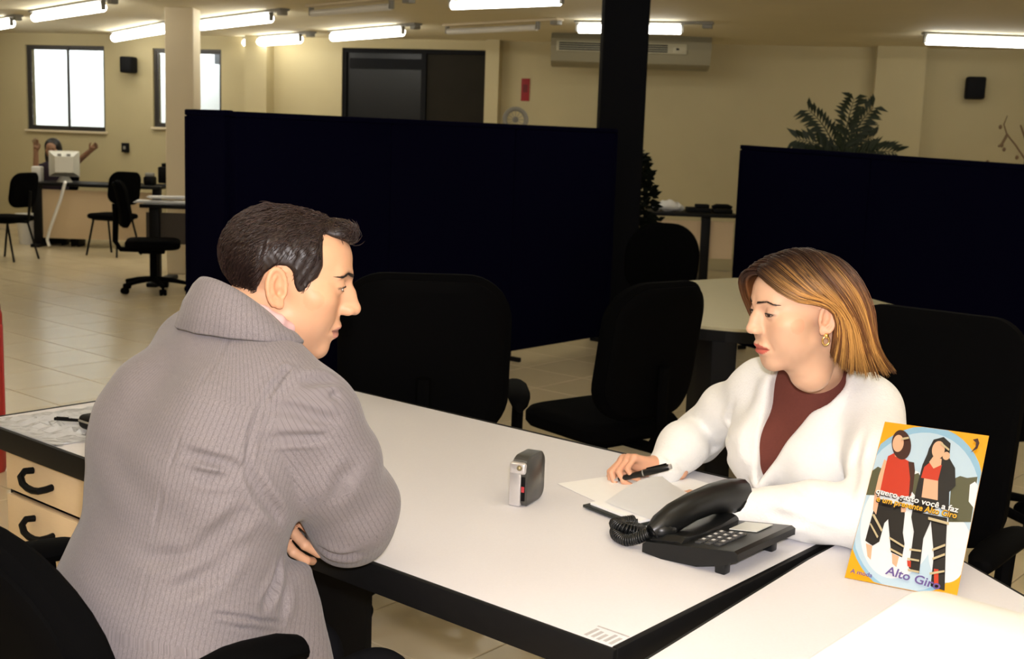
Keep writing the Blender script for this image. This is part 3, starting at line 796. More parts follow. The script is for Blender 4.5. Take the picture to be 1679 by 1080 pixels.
# ------------------------------------------------------------------ upright pocket device with a silver edge
gx = toD(onz(862, 833, .74)); ang = DROT + radians(105)
gd = thing('pocket_device', 'small dark upright pocket device with a silver side, alone on the desk', 'gadget', D(gx[0] + .0, gx[1], .741), ang - radians(0))
M_gf = mat('smoky_device_face', (.045, .044, .040), .28, spec=.5)
def rrect(w, h, r, n=7, r2=None):
    o = []
    for (cx, cz, a0, rr) in ((w - r, h - r, 0, r), (r, h - r, 90, r), ((r2 or r), (r2 or r), 180, r2 or r), (w - r, r, 270, r)):
        for k in range(n):
            a = radians(a0 + 90 * k / (n - 1)); o.append((cx + rr * cos(a), cz + rr * sin(a)))
    return o
W_, H_, T_ = .088, .098, .034
def slab(y0, y1, s=0.0):
    o = rrect(W_, H_, .022, r2=.012); rings = []
    for y, f in ((y0, .93), (y0 + .003, 1), (y1 - .003, 1), (y1, .93)):
        rings.append([((x - W_ / 2) * f + W_ / 2, y, (z - H_ / 2) * f + H_ / 2 if f == 1 else max(0, (z - H_ / 2) * f + H_ / 2)) for x, z in o])
    return rings
MB().loft(slab(0, T_)).build('casing', M_gf, gd, angle=40)
sd = MB(); sd.box(-.002, .010, .012, T_ + .003, .0, .070, bev=.003); sd.build('silver_side', M_silver, gd)
MB().box(-.0045, .012, .002, T_ + .003, .064, .088, bev=.006, seg=3).build('silver_corner', M_silver, gd)
MB().sph((-.005, .014, .078), .0055, 12).build('round_button', mat('dull_brass', (.30, .25, .14), .35, metal=.7), gd)
MB().box(-.0015, .004, .003, .011, .012, .060, bev=.001).build('dark_window', M_black, gd)
MB().box(-.0025, .003, .004, .010, .030, .041).build('red_window', mat('red_window', (.40, .03, .04), .3), gd)

# ------------------------------------------------------------------ papers, writing pad
def sheet(name, label, c, e1, w, h, z, mtl=None, group=None, th=.0008):
    ang = atan2(e1[1], e1[0])
    t = thing(name, label, 'paper', (c[0], c[1], z), ang, group)
    mb = MB(); mb.box(0, w, 0, h, 0, th); mb.build('sheet', mtl or M_paper, t, smooth=False)
    return t
pA = onz(914, 793, .741)
dA = (DU * .95 - DV * .31).normalized()
sheet('paper_sheet', 'white sheet under the woman\'s writing hand and the pad', (pA.x, pA.y), dA, .15, .26, .7412)
pB = onz(1118, 783, .741); dB = DU
pb0 = pB - DV * .15
sheet('paper_sheet', 'white sheet at the desk edge in front of the woman\'s chest', (pb0.x, pb0.y), (DU * .995 - DV * .1), .155, .155, .7424)
pc = onz(955, 833, .741); e1 = Vector((.62, -.785, 0)); e2 = Vector((.785, .62, 0))
pad = thing('writing_pad', 'black-covered writing pad with its white page turned up', 'notepad', (pc.x, pc.y, .743), atan2(e1.y, e1.x))
PW, PH = .150, .205
M_cover = mat('black_pad_cover', (.012, .016, .015), .4)
MB().box(0, PW, 0, PH, 0, .006, bev=.0015).build('cover', M_cover, pad)
MB().box(.009, PW - .004, .012, PH - .001, .006, .0105).build('page_block', M_paper, pad, smooth=False)
# the turned-up page: a thin curled sheet
cu = MB(); NS, NT = 14, 18; grid = []
for i in range(NS + 1):
    row = []
    for j in range(NT + 1):
        s = i / NS; t_ = j / NT
        x = .030 + (PW - .015) * s; y = .030 + .155 * t_
        z = .0125 + .034 * sin(pi * min(1, t_ * .50 + .02)) * (1.0 - .5 * s) + .006 * sin(4 * t_ + 3 * s) * t_
        y -= .028 * s * t_
        row.append(cu.bm.verts.new((x, y, z)))
    grid.append(row)
for i in range(NS):
    for j in range(NT): cu.bm.faces.new((grid[i][j], grid[i + 1][j], grid[i + 1][j + 1], grid[i][j + 1]))
bmesh.ops.solidify(cu.bm, geom=cu.bm.faces[:], thickness=.0006)
cu.build('turned_page', M_paper, pad, angle=60)
MB().tube([(PW * .08, PH - .004, .0125), (PW * .92, PH - .004, .0125)], .0022, 6).build('binding', M_white, pad)

# ------------------------------------------------------------------ clear plastic wrapping, pen and pouch on the desk's left end
M_wrap = mat('clear_crumpled_plastic', (.80, .81, .82), .2, spec=.8, noise=.1, scale=60)
cx, cy = -1.66, .16
wt = thing('plastic_wrapping', 'crumpled clear plastic wrapping on the left end of the desk', 'wrapping', D(cx, cy, .7415), DROT)
wm = MB(); N = 26; gr = []
for i in range(N + 1):
    row = []
    for j in range(N + 1):
        x = (i / N - .5) * .34; y = (j / N - .5) * .30
        edge = min(1, 4 * min(i, j, N - i, N - j) / N)
        z = .001 + edge * .016 * abs(sin(x * 61 + 3 * sin(y * 47)) * cos(y * 53 + 2 * sin(x * 39))) * (1.3 - (y / .3 + .5)) + .003 * random.random() * edge
        row.append(wm.bm.verts.new((x * (1 - .12 * random.random() * (1 - edge)) + y * .12, y, z)))
    gr.append(row)
for i in range(N):
    for j in range(N): wm.bm.faces.new((gr[i][j], gr[i + 1][j], gr[i + 1][j + 1], gr[i][j + 1]))
bmesh.ops.solidify(wm.bm, geom=wm.bm.faces[:], thickness=-.0006)
wm.build('film', M_wrap, wt, smooth=False)
pn = onz(126, 688, .765)
t = thing('pen', 'thin dark pen lying on the plastic wrapping', 'pen', (pn.x, pn.y, .764), radians(-8))
MB().tube([(-.055, 0, 0), (.05, 0, 0)], .0038, 8).build('barrel', M_black, t); MB().tube([(.05, 0, 0), (.062, 0, -.001)], [.0032, .001], 8).build('tip', M_silver, t); MB().box(-.05, -.02, -.001, .001, .0035, .0055).build('clip', M_black, t)
pn = onz(166, 702, .760)
t = thing('black_pouch', 'small black pouch on the desk beside the man\'s back', 'pouch', (pn.x, pn.y, .7575), DROT)
pm = MB(); pm.box(-.045, .045, -.035, .035, 0, .034, bev=.013, seg=3); pm.build('body', M_black, t); MB().box(-.036, .036, -.0365, -.032, .018, .023, bev=.001).build('zip', M_grey, t)

# ------------------------------------------------------------------ poster card standing on the side desk
BL = onz(1385, 946, .742); BR = onz(1568, 982, .742)
ex = (BR - BL).normalized()
bestY = min((abs((ony(1451, 691, 1.85 + .001 * k) - BL).dot(ex)), 1.85 + .001 * k) for k in range(450))[1]
TL = ony(1451, 691, bestY)
PWD = (BR - BL).length; ey = (TL - BL); PHT = ey.length; ey.normalize()
ez = ex.cross(ey)                     # towards the camera side
poster = thing('poster_card', 'yellow and blue advertising card with two women, standing on the side desk', 'poster', BL)
poster.matrix_world = Matrix(((ex.x, ey.x, ez.x, BL.x), (ex.y, ey.y, ez.y, BL.y), (ex.z, ey.z, ez.z, BL.z), (0, 0, 0, 1)))
def pmat(n, c, r=.35): return mat('print_' + n, tuple(.66 * q for q in lin(c)), r, spec=.3)
MB().box(0, PWD, 0, PHT, -.0015, 0).build('card', pmat('yellow', (247, 176, 24)), poster, smooth=False)
# easel strut behind
MB().prism([(PWD * .4, 0), (PWD * .6, 0), (PWD * .55, PHT * .7), (PWD * .45, PHT * .7)], -.0025, -.0016).build('back_strut', M_grey, poster, smooth=False)
qTL, qTR, qBL, qBR = (245, 35), (865, 205), (5, 920), (655, 1050)
def inv(px, py):
    x = y = .5
    for _ in range(12):
        def f(x, y): return tuple((1 - x) * (1 - y) * qBL[k] + x * (1 - y) * qBR[k] + (1 - x) * y * qTL[k] + x * y * qTR[k] for k in (0, 1))
        f0 = f(x, y); fx = f(x + 1e-4, y); fy = f(x, y + 1e-4)
        a, b = (fx[0] - f0[0]) / 1e-4, (fy[0] - f0[0]) / 1e-4; c_, d_ = (fx[1] - f0[1]) / 1e-4, (fy[1] - f0[1]) / 1e-4
        det = a * d_ - b * c_; ex_, ey_ = px - f0[0], py - f0[1]
        x += (d_ * ex_ - b * ey_) / det; y += (-c_ * ex_ + a * ey_) / det
    return x * PWD, y * PHT
layer = [0]
def shape(name, pts, m, parent=None, conv=True, dz=1):
    layer[0] += dz
    z = .00012 * layer[0]
    bm = bmesh.new()
    vs = []
    for p in pts:
        x, y = inv(*p) if conv else p
        vs.append(bm.verts.new((min(max(x, .0004), PWD - .0004), min(max(y, .0004), PHT - .0004), z)))
    f = bm.faces.new(vs); bmesh.ops.triangulate(bm, faces=[f])
    for f in bm.faces:
        if f.normal.z < 0: f.normal_flip()
    me = bpy.data.meshes.new(name); bm.to_mesh(me); bm.free()
    return link(name, me, m, parent or poster, smooth=False)
def ellipse(cx, cy, rx, ry, rot=0, n=48, a0=0, a1=2 * pi):
    return [(cx + rx * cos(a) * cos(rot) - ry * sin(a) * sin(rot), cy + rx * cos(a) * sin(rot) + ry * sin(a) * cos(rot)) for a in (a0 + (a1 - a0) * k / n for k in range(n))]
blue = pmat('pale_blue', (196, 222, 240)); white = pmat('white', (240, 246, 250)); midblue = pmat('mid_blue', (150, 196, 226))
skin = pmat('skin', (238, 186, 150)); red = pmat('red', (206, 62, 38)); blk = pmat('black', (34, 30, 30)); hairb = pmat('brown', (70, 38, 30)); olive = pmat('olive', (92, 92, 66)); beige = pmat('beige', (206, 190, 150)); purple = pmat('purple', (110, 90, 160)); yel = pmat('orange_yellow', (250, 190, 40))
shape('sky_circle', ellipse(425, 560, 405, 470, .22), midblue)
shape('sky_inner', ellipse(420, 570, 380, 440, .22), blue)
shape('cloud', ellipse(330, 640, 230, 300, .25), white)
shape('cloud', ellipse(620, 800, 120, 170, .15), white)
shape('hill', [(125, 470), (165, 330), (200, 310), (235, 330), (210, 470), (200, 480)], olive)
shape('hill', [(400, 470), (410, 380), (445, 372), (470, 420), (440, 520)], olive)
shape('hill', [(615, 660), (640, 430), (690, 415), (730, 430), (790, 430), (745, 670)], olive)
shape('house', [(735, 560), (745, 470), (775, 455), (790, 480), (765, 600)], white)
# first woman
shape('trousers', [(175, 560), (210, 500), (360, 560), (362, 600), (350, 700), (360, 760), (345, 830), (280, 800), (270, 700), (262, 620), (240, 640), (210, 740), (170, 760), (125, 730), (145, 660)], blk)
shape('foot', [(130, 745), (168, 760), (160, 835), (140, 815)], skin); shape('foot', [(285, 805), (328, 825), (312, 880), (288, 860)], skin)
shape('arm', [(240, 270), (272, 300), (235, 400), (205, 520), (190, 590), (170, 560), (180, 470), (205, 370)], skin)
shape('red_top', [(262, 255), (300, 240), (390, 300), (420, 320), (400, 500), (330, 500), (215, 450), (240, 340)], red)
shape('jacket', [(385, 300), (420, 310), (425, 360), (410, 470), (385, 520), (395, 400)], hairb)
shape('neck', [(300, 225), (350, 235), (340, 275), (305, 262)], skin)
shape('hair', ellipse(345, 195, 58, 92, -.15, 28), hairb); shape('face', ellipse(325, 185, 34, 52, .05, 24), skin)
shape('arm', [(340, 560), (372, 560), (366, 590), (340, 588)], skin)
# second woman
shape('trousers', [(400, 620), (420, 590), (610, 640), (600, 780), (590, 1010), (510, 985), (530, 830), (515, 650), (470, 740), (445, 920), (385, 890), (415, 700)], blk)
shape('jacket', [(500, 270), (620, 290), (662, 370), (662, 470), (625, 500), (620, 600), (560, 580), (400, 620), (430, 470), (470, 330)], blk)
shape('waist', [(480, 400), (562, 410), (556, 540), (462, 515)], skin)
shape('red_top', [(480, 345), (510, 325), (585, 345), (560, 432), (460, 405)], red)
shape('hair', [(540, 190), (600, 182), (640, 225), (630, 300), (600, 310), (480, 330), (510, 240)], blk)
shape('neck', [(510, 320), (535, 290), (585, 310), (580, 345), (535, 360)], skin)
shape('face', ellipse(566, 255, 38, 52, .1, 24), skin)
shape('hand', ellipse(612, 296, 22, 24, 0, 14), skin)
shape('trouser_flash', [(530, 900), (556, 905), (555, 985), (530, 975)], red); shape('trouser_flash', [(375, 850), (398, 855), (396, 890), (378, 880)], red)
for pts in ([(165, 590), (180, 590), (230, 680), (222, 690)], [(150, 640), (160, 640), (205, 715), (198, 725)], [(270, 720), (360, 775), (358, 785), (270, 732)], [(275, 780), (350, 820), (348, 830), (276, 792)], [(390, 790), (458, 802), (456, 812), (388, 800)], [(378, 838), (446, 852), (445, 862), (376, 848)], [(380, 895), (445, 910), (444, 920), (380, 906)], [(520, 800), (596, 778), (596, 790), (522, 812)], [(522, 846), (594, 826), (594, 838), (522, 858)], [(505, 920), (590, 912), (590, 922), (506, 932)], [(500, 630), (620, 668), (618, 682), (500, 645)], [(345, 160), (390, 158), (392, 170), (345, 174)], [(585, 215), (632, 262), (628, 272), (580, 226)]):
    shape('light_stripe', pts, beige)
def text(body, name, p0, p1, m, height, parent=None, bold=.018):
    cu = bpy.data.curves.new('t', 'FONT'); cu.body = body; cu.size = 1; cu.resolution_u = 3; cu.offset = bold
    o = bpy.data.objects.new('t', cu); COL.objects.link(o)
    dg = bpy.context.evaluated_depsgraph_get(); dg.update()
    me = bpy.data.meshes.new_from_object(o.evaluated_get(dg))
    bpy.data.objects.remove(o)
    co = np.array([v.co[:] for v in me.vertices]); W = co[:, 0].max()
    a = Vector(inv(*p0)); b = Vector(inv(*p1)); d = (b - a); L = d.length; d.normalize(); nrm = Vector((-d.y, d.x))
    layer[0] += 1
    z = .00012 * layer[0] + .0001
    for v in me.vertices:
        q = a + d * (v.co.x / W * L) + nrm * (v.co.y * height)
        v.co = (q.x, q.y, z)
    return link(name, me, m, parent or poster, smooth=False)
M_out = pmat('lettering_outline', (40, 32, 34))
text('quero gasto você a faz', 'lettering_outline', (184, 477), (675, 624), M_out, .0165, bold=.06)
text('e um presente Alto Giro', 'lettering_outline', (188, 523), (665, 654), M_out, .0165, bold=.06)
text('quero gasto você a faz', 'white_lettering', (186, 474), (672, 622), pmat('text_white', (252, 252, 252)), .0165)
text('e um presente Alto Giro', 'yellow_lettering', (190, 520), (662, 652), pmat('text_yellow', (252, 186, 40)), .0165)
text('Alto Giro', 'purple_lettering', (248, 918), (560, 1010), purple, .022)
shape('logo_mark', [(770, 225), (800, 222), (808, 250), (795, 280), (755, 298), (785, 268), (788, 245)], hairb)
text('A moda', 'small_purple_lettering', (40, 905), (170, 935), purple, .011)

# ------------------------------------------------------------------ white machine casing at the bottom right corner
zt_ = .98
c0 = onz(1503, 953, zt_)
ca = (onz(1320, 1080, zt_) - c0); cb = (onz(1679, 1052, zt_) - c0)
rz_ = atan2(DU.y, DU.x)
pr = thing('computer_monitor', 'white computer monitor casing filling the bottom right corner', 'monitor', (c0.x, c0.y, .741), DROT)
MW, MD = .40, .40
M_mon = mat('bright_white_casing', (.86, .855, .84), .35)
ol = [(-.0, 0)]
def rr2(w, d, r, n=8):
    o = []
    for cx_, cy_, a0 in ((w - r, -r, 0), (r, -r, 90), (r, -d + r, 180), (w - r, -d + r, 270)):
        for k in range(n):
            a = radians(a0 + 90 * k / (n - 1)); o.append((cx_ + r * cos(a), cy_ + r * sin(a)))
    return o
o = rr2(MW, MD, .035); H = zt_ - .741
rings = []
for z, s in ((.05, .97), (.055, 1), (H - .018, 1), (H - .006, .985), (H, .95)):
    rings.append([((x - MW / 2) * s + MW / 2, (y + MD / 2) * s - MD / 2, z) for x, y in o])
MB().loft(rings).build('casing', M_mon, pr, angle=60)
MB().cyl((MW / 2, -MD / 2, .012), .07, .04, 20).build('swivel_neck', M_mon, pr); MB().cyl((MW / 2, -MD / 2, 0), .13, .014, 24).build('stand', M_mon, pr)
MB().box(.04, MW - .04, -MD - .004, -MD + .01, .075, H - .03, bev=.004).build('screen', M_black, pr)

# ================================================================== people: sculpted with a small signed-distance modeller
def unit(v): v = np.asarray(v, float); return v / np.linalg.norm(v)
class Frame:
    def __init__(s, o, x, y, z, k=1.0): s.o = np.asarray(o, np.float32); s.R = np.stack([x, y, z], 1).astype(np.float32); s.k = k
    def to_local(s, p): return ((p - s.o) @ s.R) / s.k
    def to_world(s, p): return (np.asarray(p) * s.k) @ s.R.T + s.o
def head_frame(o, f, k=1.0, roll=0.0):
    f = unit(f); x = unit(np.cross(f, [0, 0, 1])); z = np.cross(x, f)
    x, z = x * cos(roll) + z * sin(roll), z * cos(roll) - x * sin(roll)
    return Frame(o, x, f, z, k)
def smin(a, b, k):
    if k <= 0: return np.minimum(a, b)
    h = np.maximum(k - np.abs(a - b), 0) / k
    return np.minimum(a, b) - h * h * k * .25
def smax(a, b, k): return -smin(-a, -b, k)
class S:
    def __init__(s): s.ops = []
    def add(s, fn, c, r, k=.01, op='u'): s.ops.append((op, fn, np.asarray(c, np.float32), r, k)); return s
    def disp(s, fn): s.ops.append(('d', fn, None, 0, 0)); return s
    def __call__(s, p):
        d = np.full(len(p), 10.0, np.float32)
        lo = p.min(0); hi = p.max(0)
        for op, fn, c, r, k in s.ops:
            if op == 'd': d = fn(p, d); continue
            if c is not None:
                q = np.maximum(np.maximum(lo - c, c - hi), 0)
                if float(np.sqrt((q * q).sum())) > r + k + .05: continue
            b = fn(p)
            d = smin(d, b, k) if op == 'u' else smax(d, -b, k) if op == 's' else smax(d, b, k)
        return d
    def ell(s, c, r, k=.01, op='u', rot=None, sym=False):
        c = np.asarray(c, np.float32); r = np.asarray(r, np.float32)
        def fn(p):
            if sym: p = np.abs(p * np.array([1, 0, 0], np.float32)) + p * np.array([0, 1, 1], np.float32)
            q = p - c
            if rot is not None: q = q @ rot
            a = q / r; k0 = np.sqrt((a * a).sum(1)); b = q / (r * r); k1 = np.sqrt((b * b).sum(1))
            return np.where(k1 < 1e-9, -r.min(), k0 * (k0 - 1) / np.maximum(k1, 1e-9)).astype(np.float32)
        R = float(r.max()); cc = c if not sym else c * np.array([0, 1, 1], np.float32)
        return s.add(fn, cc, R + (abs(float(c[0])) if sym else 0), k, op)
    def cap(s, a, b, ra, rb=None, k=.01, op='u', sym=False):
        rb = ra if rb is None else rb
        a = np.asarray(a, np.float32); b = np.asarray(b, np.float32); ab = b - a; L2 = max(float(ab @ ab), 1e-12)
        def fn(p):
            if sym: p = np.abs(p * np.array([1, 0, 0], np.float32)) + p * np.array([0, 1, 1], np.float32)
            t = np.clip(((p - a) @ ab) / L2, 0, 1)
            q = p - a - t[:, None] * ab
            return np.sqrt((q * q).sum(1)) - (ra + (rb - ra) * t)
        c = (a + b) / 2
        R = sqrt(L2) / 2 + max(ra, rb)
        if sym: R += abs(float(c[0])); c = c * np.array([0, 1, 1], np.float32)
        return s.add(fn, c, R, k, op)
    def chain(s, pts, rs, k=.01, kj=None, op='u', sym=False):
        for i in range(len(pts) - 1): s.cap(pts[i], pts[i + 1], rs[i], rs[i + 1], k=k, op=op, sym=sym)
        return s
    def ecap(s, a, b, wa, da, wb, db, right, k=.03):
        """tapered capsule with an elliptical section: half width along `right`, half depth across it"""
        a = np.asarray(a, np.float32); b = np.asarray(b, np.float32); ab = b - a; L2 = float(ab @ ab); ax = ab / sqrt(L2)
        r = np.asarray(right, np.float32); r = r - ax * (r @ ax); r = r / np.linalg.norm(r); f = np.cross(r, ax).astype(np.float32)
        def fn(p):
            q = p - a; t = np.clip((q @ ab) / L2, 0, 1)
            w = wa + (wb - wa) * t; d = da + (db - da) * t
            e = q - t[:, None] * ab
            x = (e @ r) / w; y = (e @ f) / d; z = (e @ ax) / np.minimum(w, d)
            k0 = np.sqrt(x * x + y * y + z * z)
            k1 = np.sqrt((x / w) ** 2 + (y / d) ** 2 + (z / np.minimum(w, d)) ** 2)
            return np.where(k1 < 1e-6, -np.minimum(w, d), k0 * (k0 - 1) / np.maximum(k1, 1e-6)).astype(np.float32)
        return s.add(fn, (a + b) / 2, sqrt(L2) / 2 + max(wa, wb, da, db), k)
    def sub(s, other, fr, c, r, k=.01, op='u'):
        return s.add(lambda p: other(fr.to_local(p).astype(np.float32)) * fr.k, c, r, k, op)

def surface(f, lo, hi, h, B=8, slack=1.7):
    """sparse surface nets"""
    lo = np.asarray(lo, np.float32); hi = np.asarray(hi, np.float32)
    nb = np.ceil((hi - lo) / (B * h)).astype(int)
    gi = np.stack(np.meshgrid(*[np.arange(n) for n in nb], indexing='ij'), -1).reshape(-1, 3)
    ctr = lo + (gi + .5) * (B * h)
    order = np.lexsort((gi[:, 2] // 3, gi[:, 1] // 3, gi[:, 0] // 3)); gi = gi[order]; ctr = ctr[order].astype(np.float32)
    d = np.concatenate([f(ctr[i:i + 400]) for i in range(0, len(ctr), 400)])
    gi = gi[np.abs(d) < .87 * B * h * slack]
    off = np.stack(np.meshgrid(*[np.arange(B + 1)] * 3, indexing='ij'), -1).reshape(-1, 3)
    N = nb * B + 2
    V = []; KEY = []; SGN = []
    cor = np.array([(i >> 2 & 1, i >> 1 & 1, i & 1) for i in range(8)])
    edges = [(a, b) for a in range(8) for b in range(a + 1, 8) if bin(a ^ b).count('1') == 1]
    for s0 in range(0, len(gi), 48):
        g = gi[s0:s0 + 48]
        idx = (g[:, None, :] * B + off[None]).reshape(-1, 3)
        val = f((lo + idx * h).astype(np.float32)).reshape(len(g), B + 1, B + 1, B + 1)
        C8 = np.stack([val[:, a:a + B, b:b + B, c:c + B] for a, b, c in cor], -1).reshape(-1, 8)
        cid = (g[:, None, :] * B + np.stack(np.meshgrid(*[np.arange(B)] * 3, indexing='ij'), -1).reshape(1, -1, 3)).reshape(-1, 3)
        ins = (C8 < 0).sum(1); act = (ins > 0) & (ins < 8)
        C8 = C8[act]; cid = cid[act]
        if not len(C8): continue
        acc = np.zeros((len(C8), 3)); cnt = np.zeros(len(C8))
        for a, b in edges:
            va, vb = C8[:, a], C8[:, b]; m = (va < 0) != (vb < 0)
            t = np.where(m, va / np.where(m, va - vb, 1), 0)
            pt = cor[a] + t[:, None] * (cor[b] - cor[a])
            acc += pt * m[:, None]; cnt += m
        V.append(lo + (cid + acc / cnt[:, None]) * h)
        KEY.append((cid[:, 0].astype(np.int64) * N[1] + cid[:, 1]) * N[2] + cid[:, 2])
        SGN.append(C8[:, [0, 4, 2, 1]] < 0)
    V = np.concatenate(V); KEY = np.concatenate(KEY); SGN = np.concatenate(SGN)
    so = np.argsort(KEY); sk = KEY[so]
    st = np.array([N[1] * N[2], N[2], 1], np.int64)
    F = []
    for ax in range(3):
        m = SGN[:, 0] != SGN[:, ax + 1]
        k0 = KEY[m]; u_, v_ = st[(ax + 1) % 3], st[(ax + 2) % 3]
        q = np.stack([k0, k0 - u_, k0 - u_ - v_, k0 - v_], 1)
        pos = np.clip(np.searchsorted(sk, q), 0, len(sk) - 1); ok = (sk[pos] == q).all(1)
        fa = so[pos][ok]; flip = SGN[m][ok][:, 0]
        fa[flip] = fa[flip][:, ::-1]
        F.append(fa[:, ::-1])
    return V.astype(np.float32), np.concatenate(F)
def relax(V, F, it=1, lam=.5):
    for _ in range(it):
        acc = np.zeros_like(V, dtype=np.float64); cnt = np.zeros(len(V))
        for a, b in ((0, 1), (1, 2), (2, 3), (3, 0)):
            np.add.at(acc, F[:, a], V[F[:, b]]); np.add.at(acc, F[:, b], V[F[:, a]])
            np.add.at(cnt, F[:, a], 1); np.add.at(cnt, F[:, b], 1)
        V = V + lam * (acc / np.maximum(cnt, 1)[:, None] - V)
    return V.astype(np.float32)
def npmesh(name, V, F, material, parent, cols=None, vecs=None):
    me = bpy.data.meshes.new(name)
    n = F.shape[1]
    me.vertices.add(len(V)); me.vertices.foreach_set('co', np.asarray(V, np.float32).ravel())
    me.loops.add(F.size); me.loops.foreach_set('vertex_index', F.astype(np.int32).ravel())
    me.polygons.add(len(F)); me.polygons.foreach_set('loop_start', np.arange(0, F.size, n, dtype=np.int32))
    me.update(calc_edges=True); me.validate()
    if cols is not None and len(me.vertices) == len(V):
        at = me.attributes.new('tone', 'FLOAT_COLOR', 'POINT')
        at.data.foreach_set('color', np.concatenate([cols, np.ones((len(V), 1))], 1).astype(np.float32).ravel())
    if vecs is not None and len(me.vertices) == len(V):
        at = me.attributes.new('cloth', 'FLOAT_VECTOR', 'POINT'); at.data.foreach_set('vector', vecs.astype(np.float32).ravel())
    me.materials.append(material); me.shade_smooth()
    o = bpy.data.objects.new(name, me); COL.objects.link(o); o.parent = parent
    if parent is not None and parent.type == 'EMPTY': o.matrix_parent_inverse = Matrix.Translation(-Vector(parent.location))
    return o
def tone_mat(name, rough=.5, spec=.4, sss=0.0, bump=0.0, bscale=400, sheen=0.0):
    m = mat(name, (.5, .5, .5), rough, spec=spec, bump=bump, bscale=bscale, sheen=sheen)
    nt = m.node_tree; b = nt.nodes['Principled BSDF']
    a = nt.nodes.new('ShaderNodeAttribute'); a.attribute_name = 'tone'
    nt.links.new(a.outputs['Color'], b.inputs['Base Color'])
    if sss:
        b.inputs['Subsurface Weight'].default_value = sss; b.inputs['Subsurface Radius'].default_value = (1, .35, .2); b.inputs['Subsurface Scale'].default_value = .004
    return m
M_skin = tone_mat('skin', .48, .35, sss=.12, bump=.06, bscale=700)
M_hair = tone_mat('hair', .42, .35)
M_eye = [mat('eye_white', (.78, .75, .72), .15), mat('iris_brown', (.05, .022, .010), .12), mat('pupil', (.004, .004, .004), .08)]

def blob(x, c, w): return np.exp(-((x - c) / w) ** 2)
def brow_z(x, P):
    if P['fem']: return 28.0 + 3.6 * np.clip((x - 13) / 20, 0, 1) - 6 * np.clip((x - 34) / 14, 0, 1)
    return 24.5 + 5.5 * np.clip((x - 12) / 20, 0, 1) - 6 * np.clip((x - 34) / 14, 0, 1)
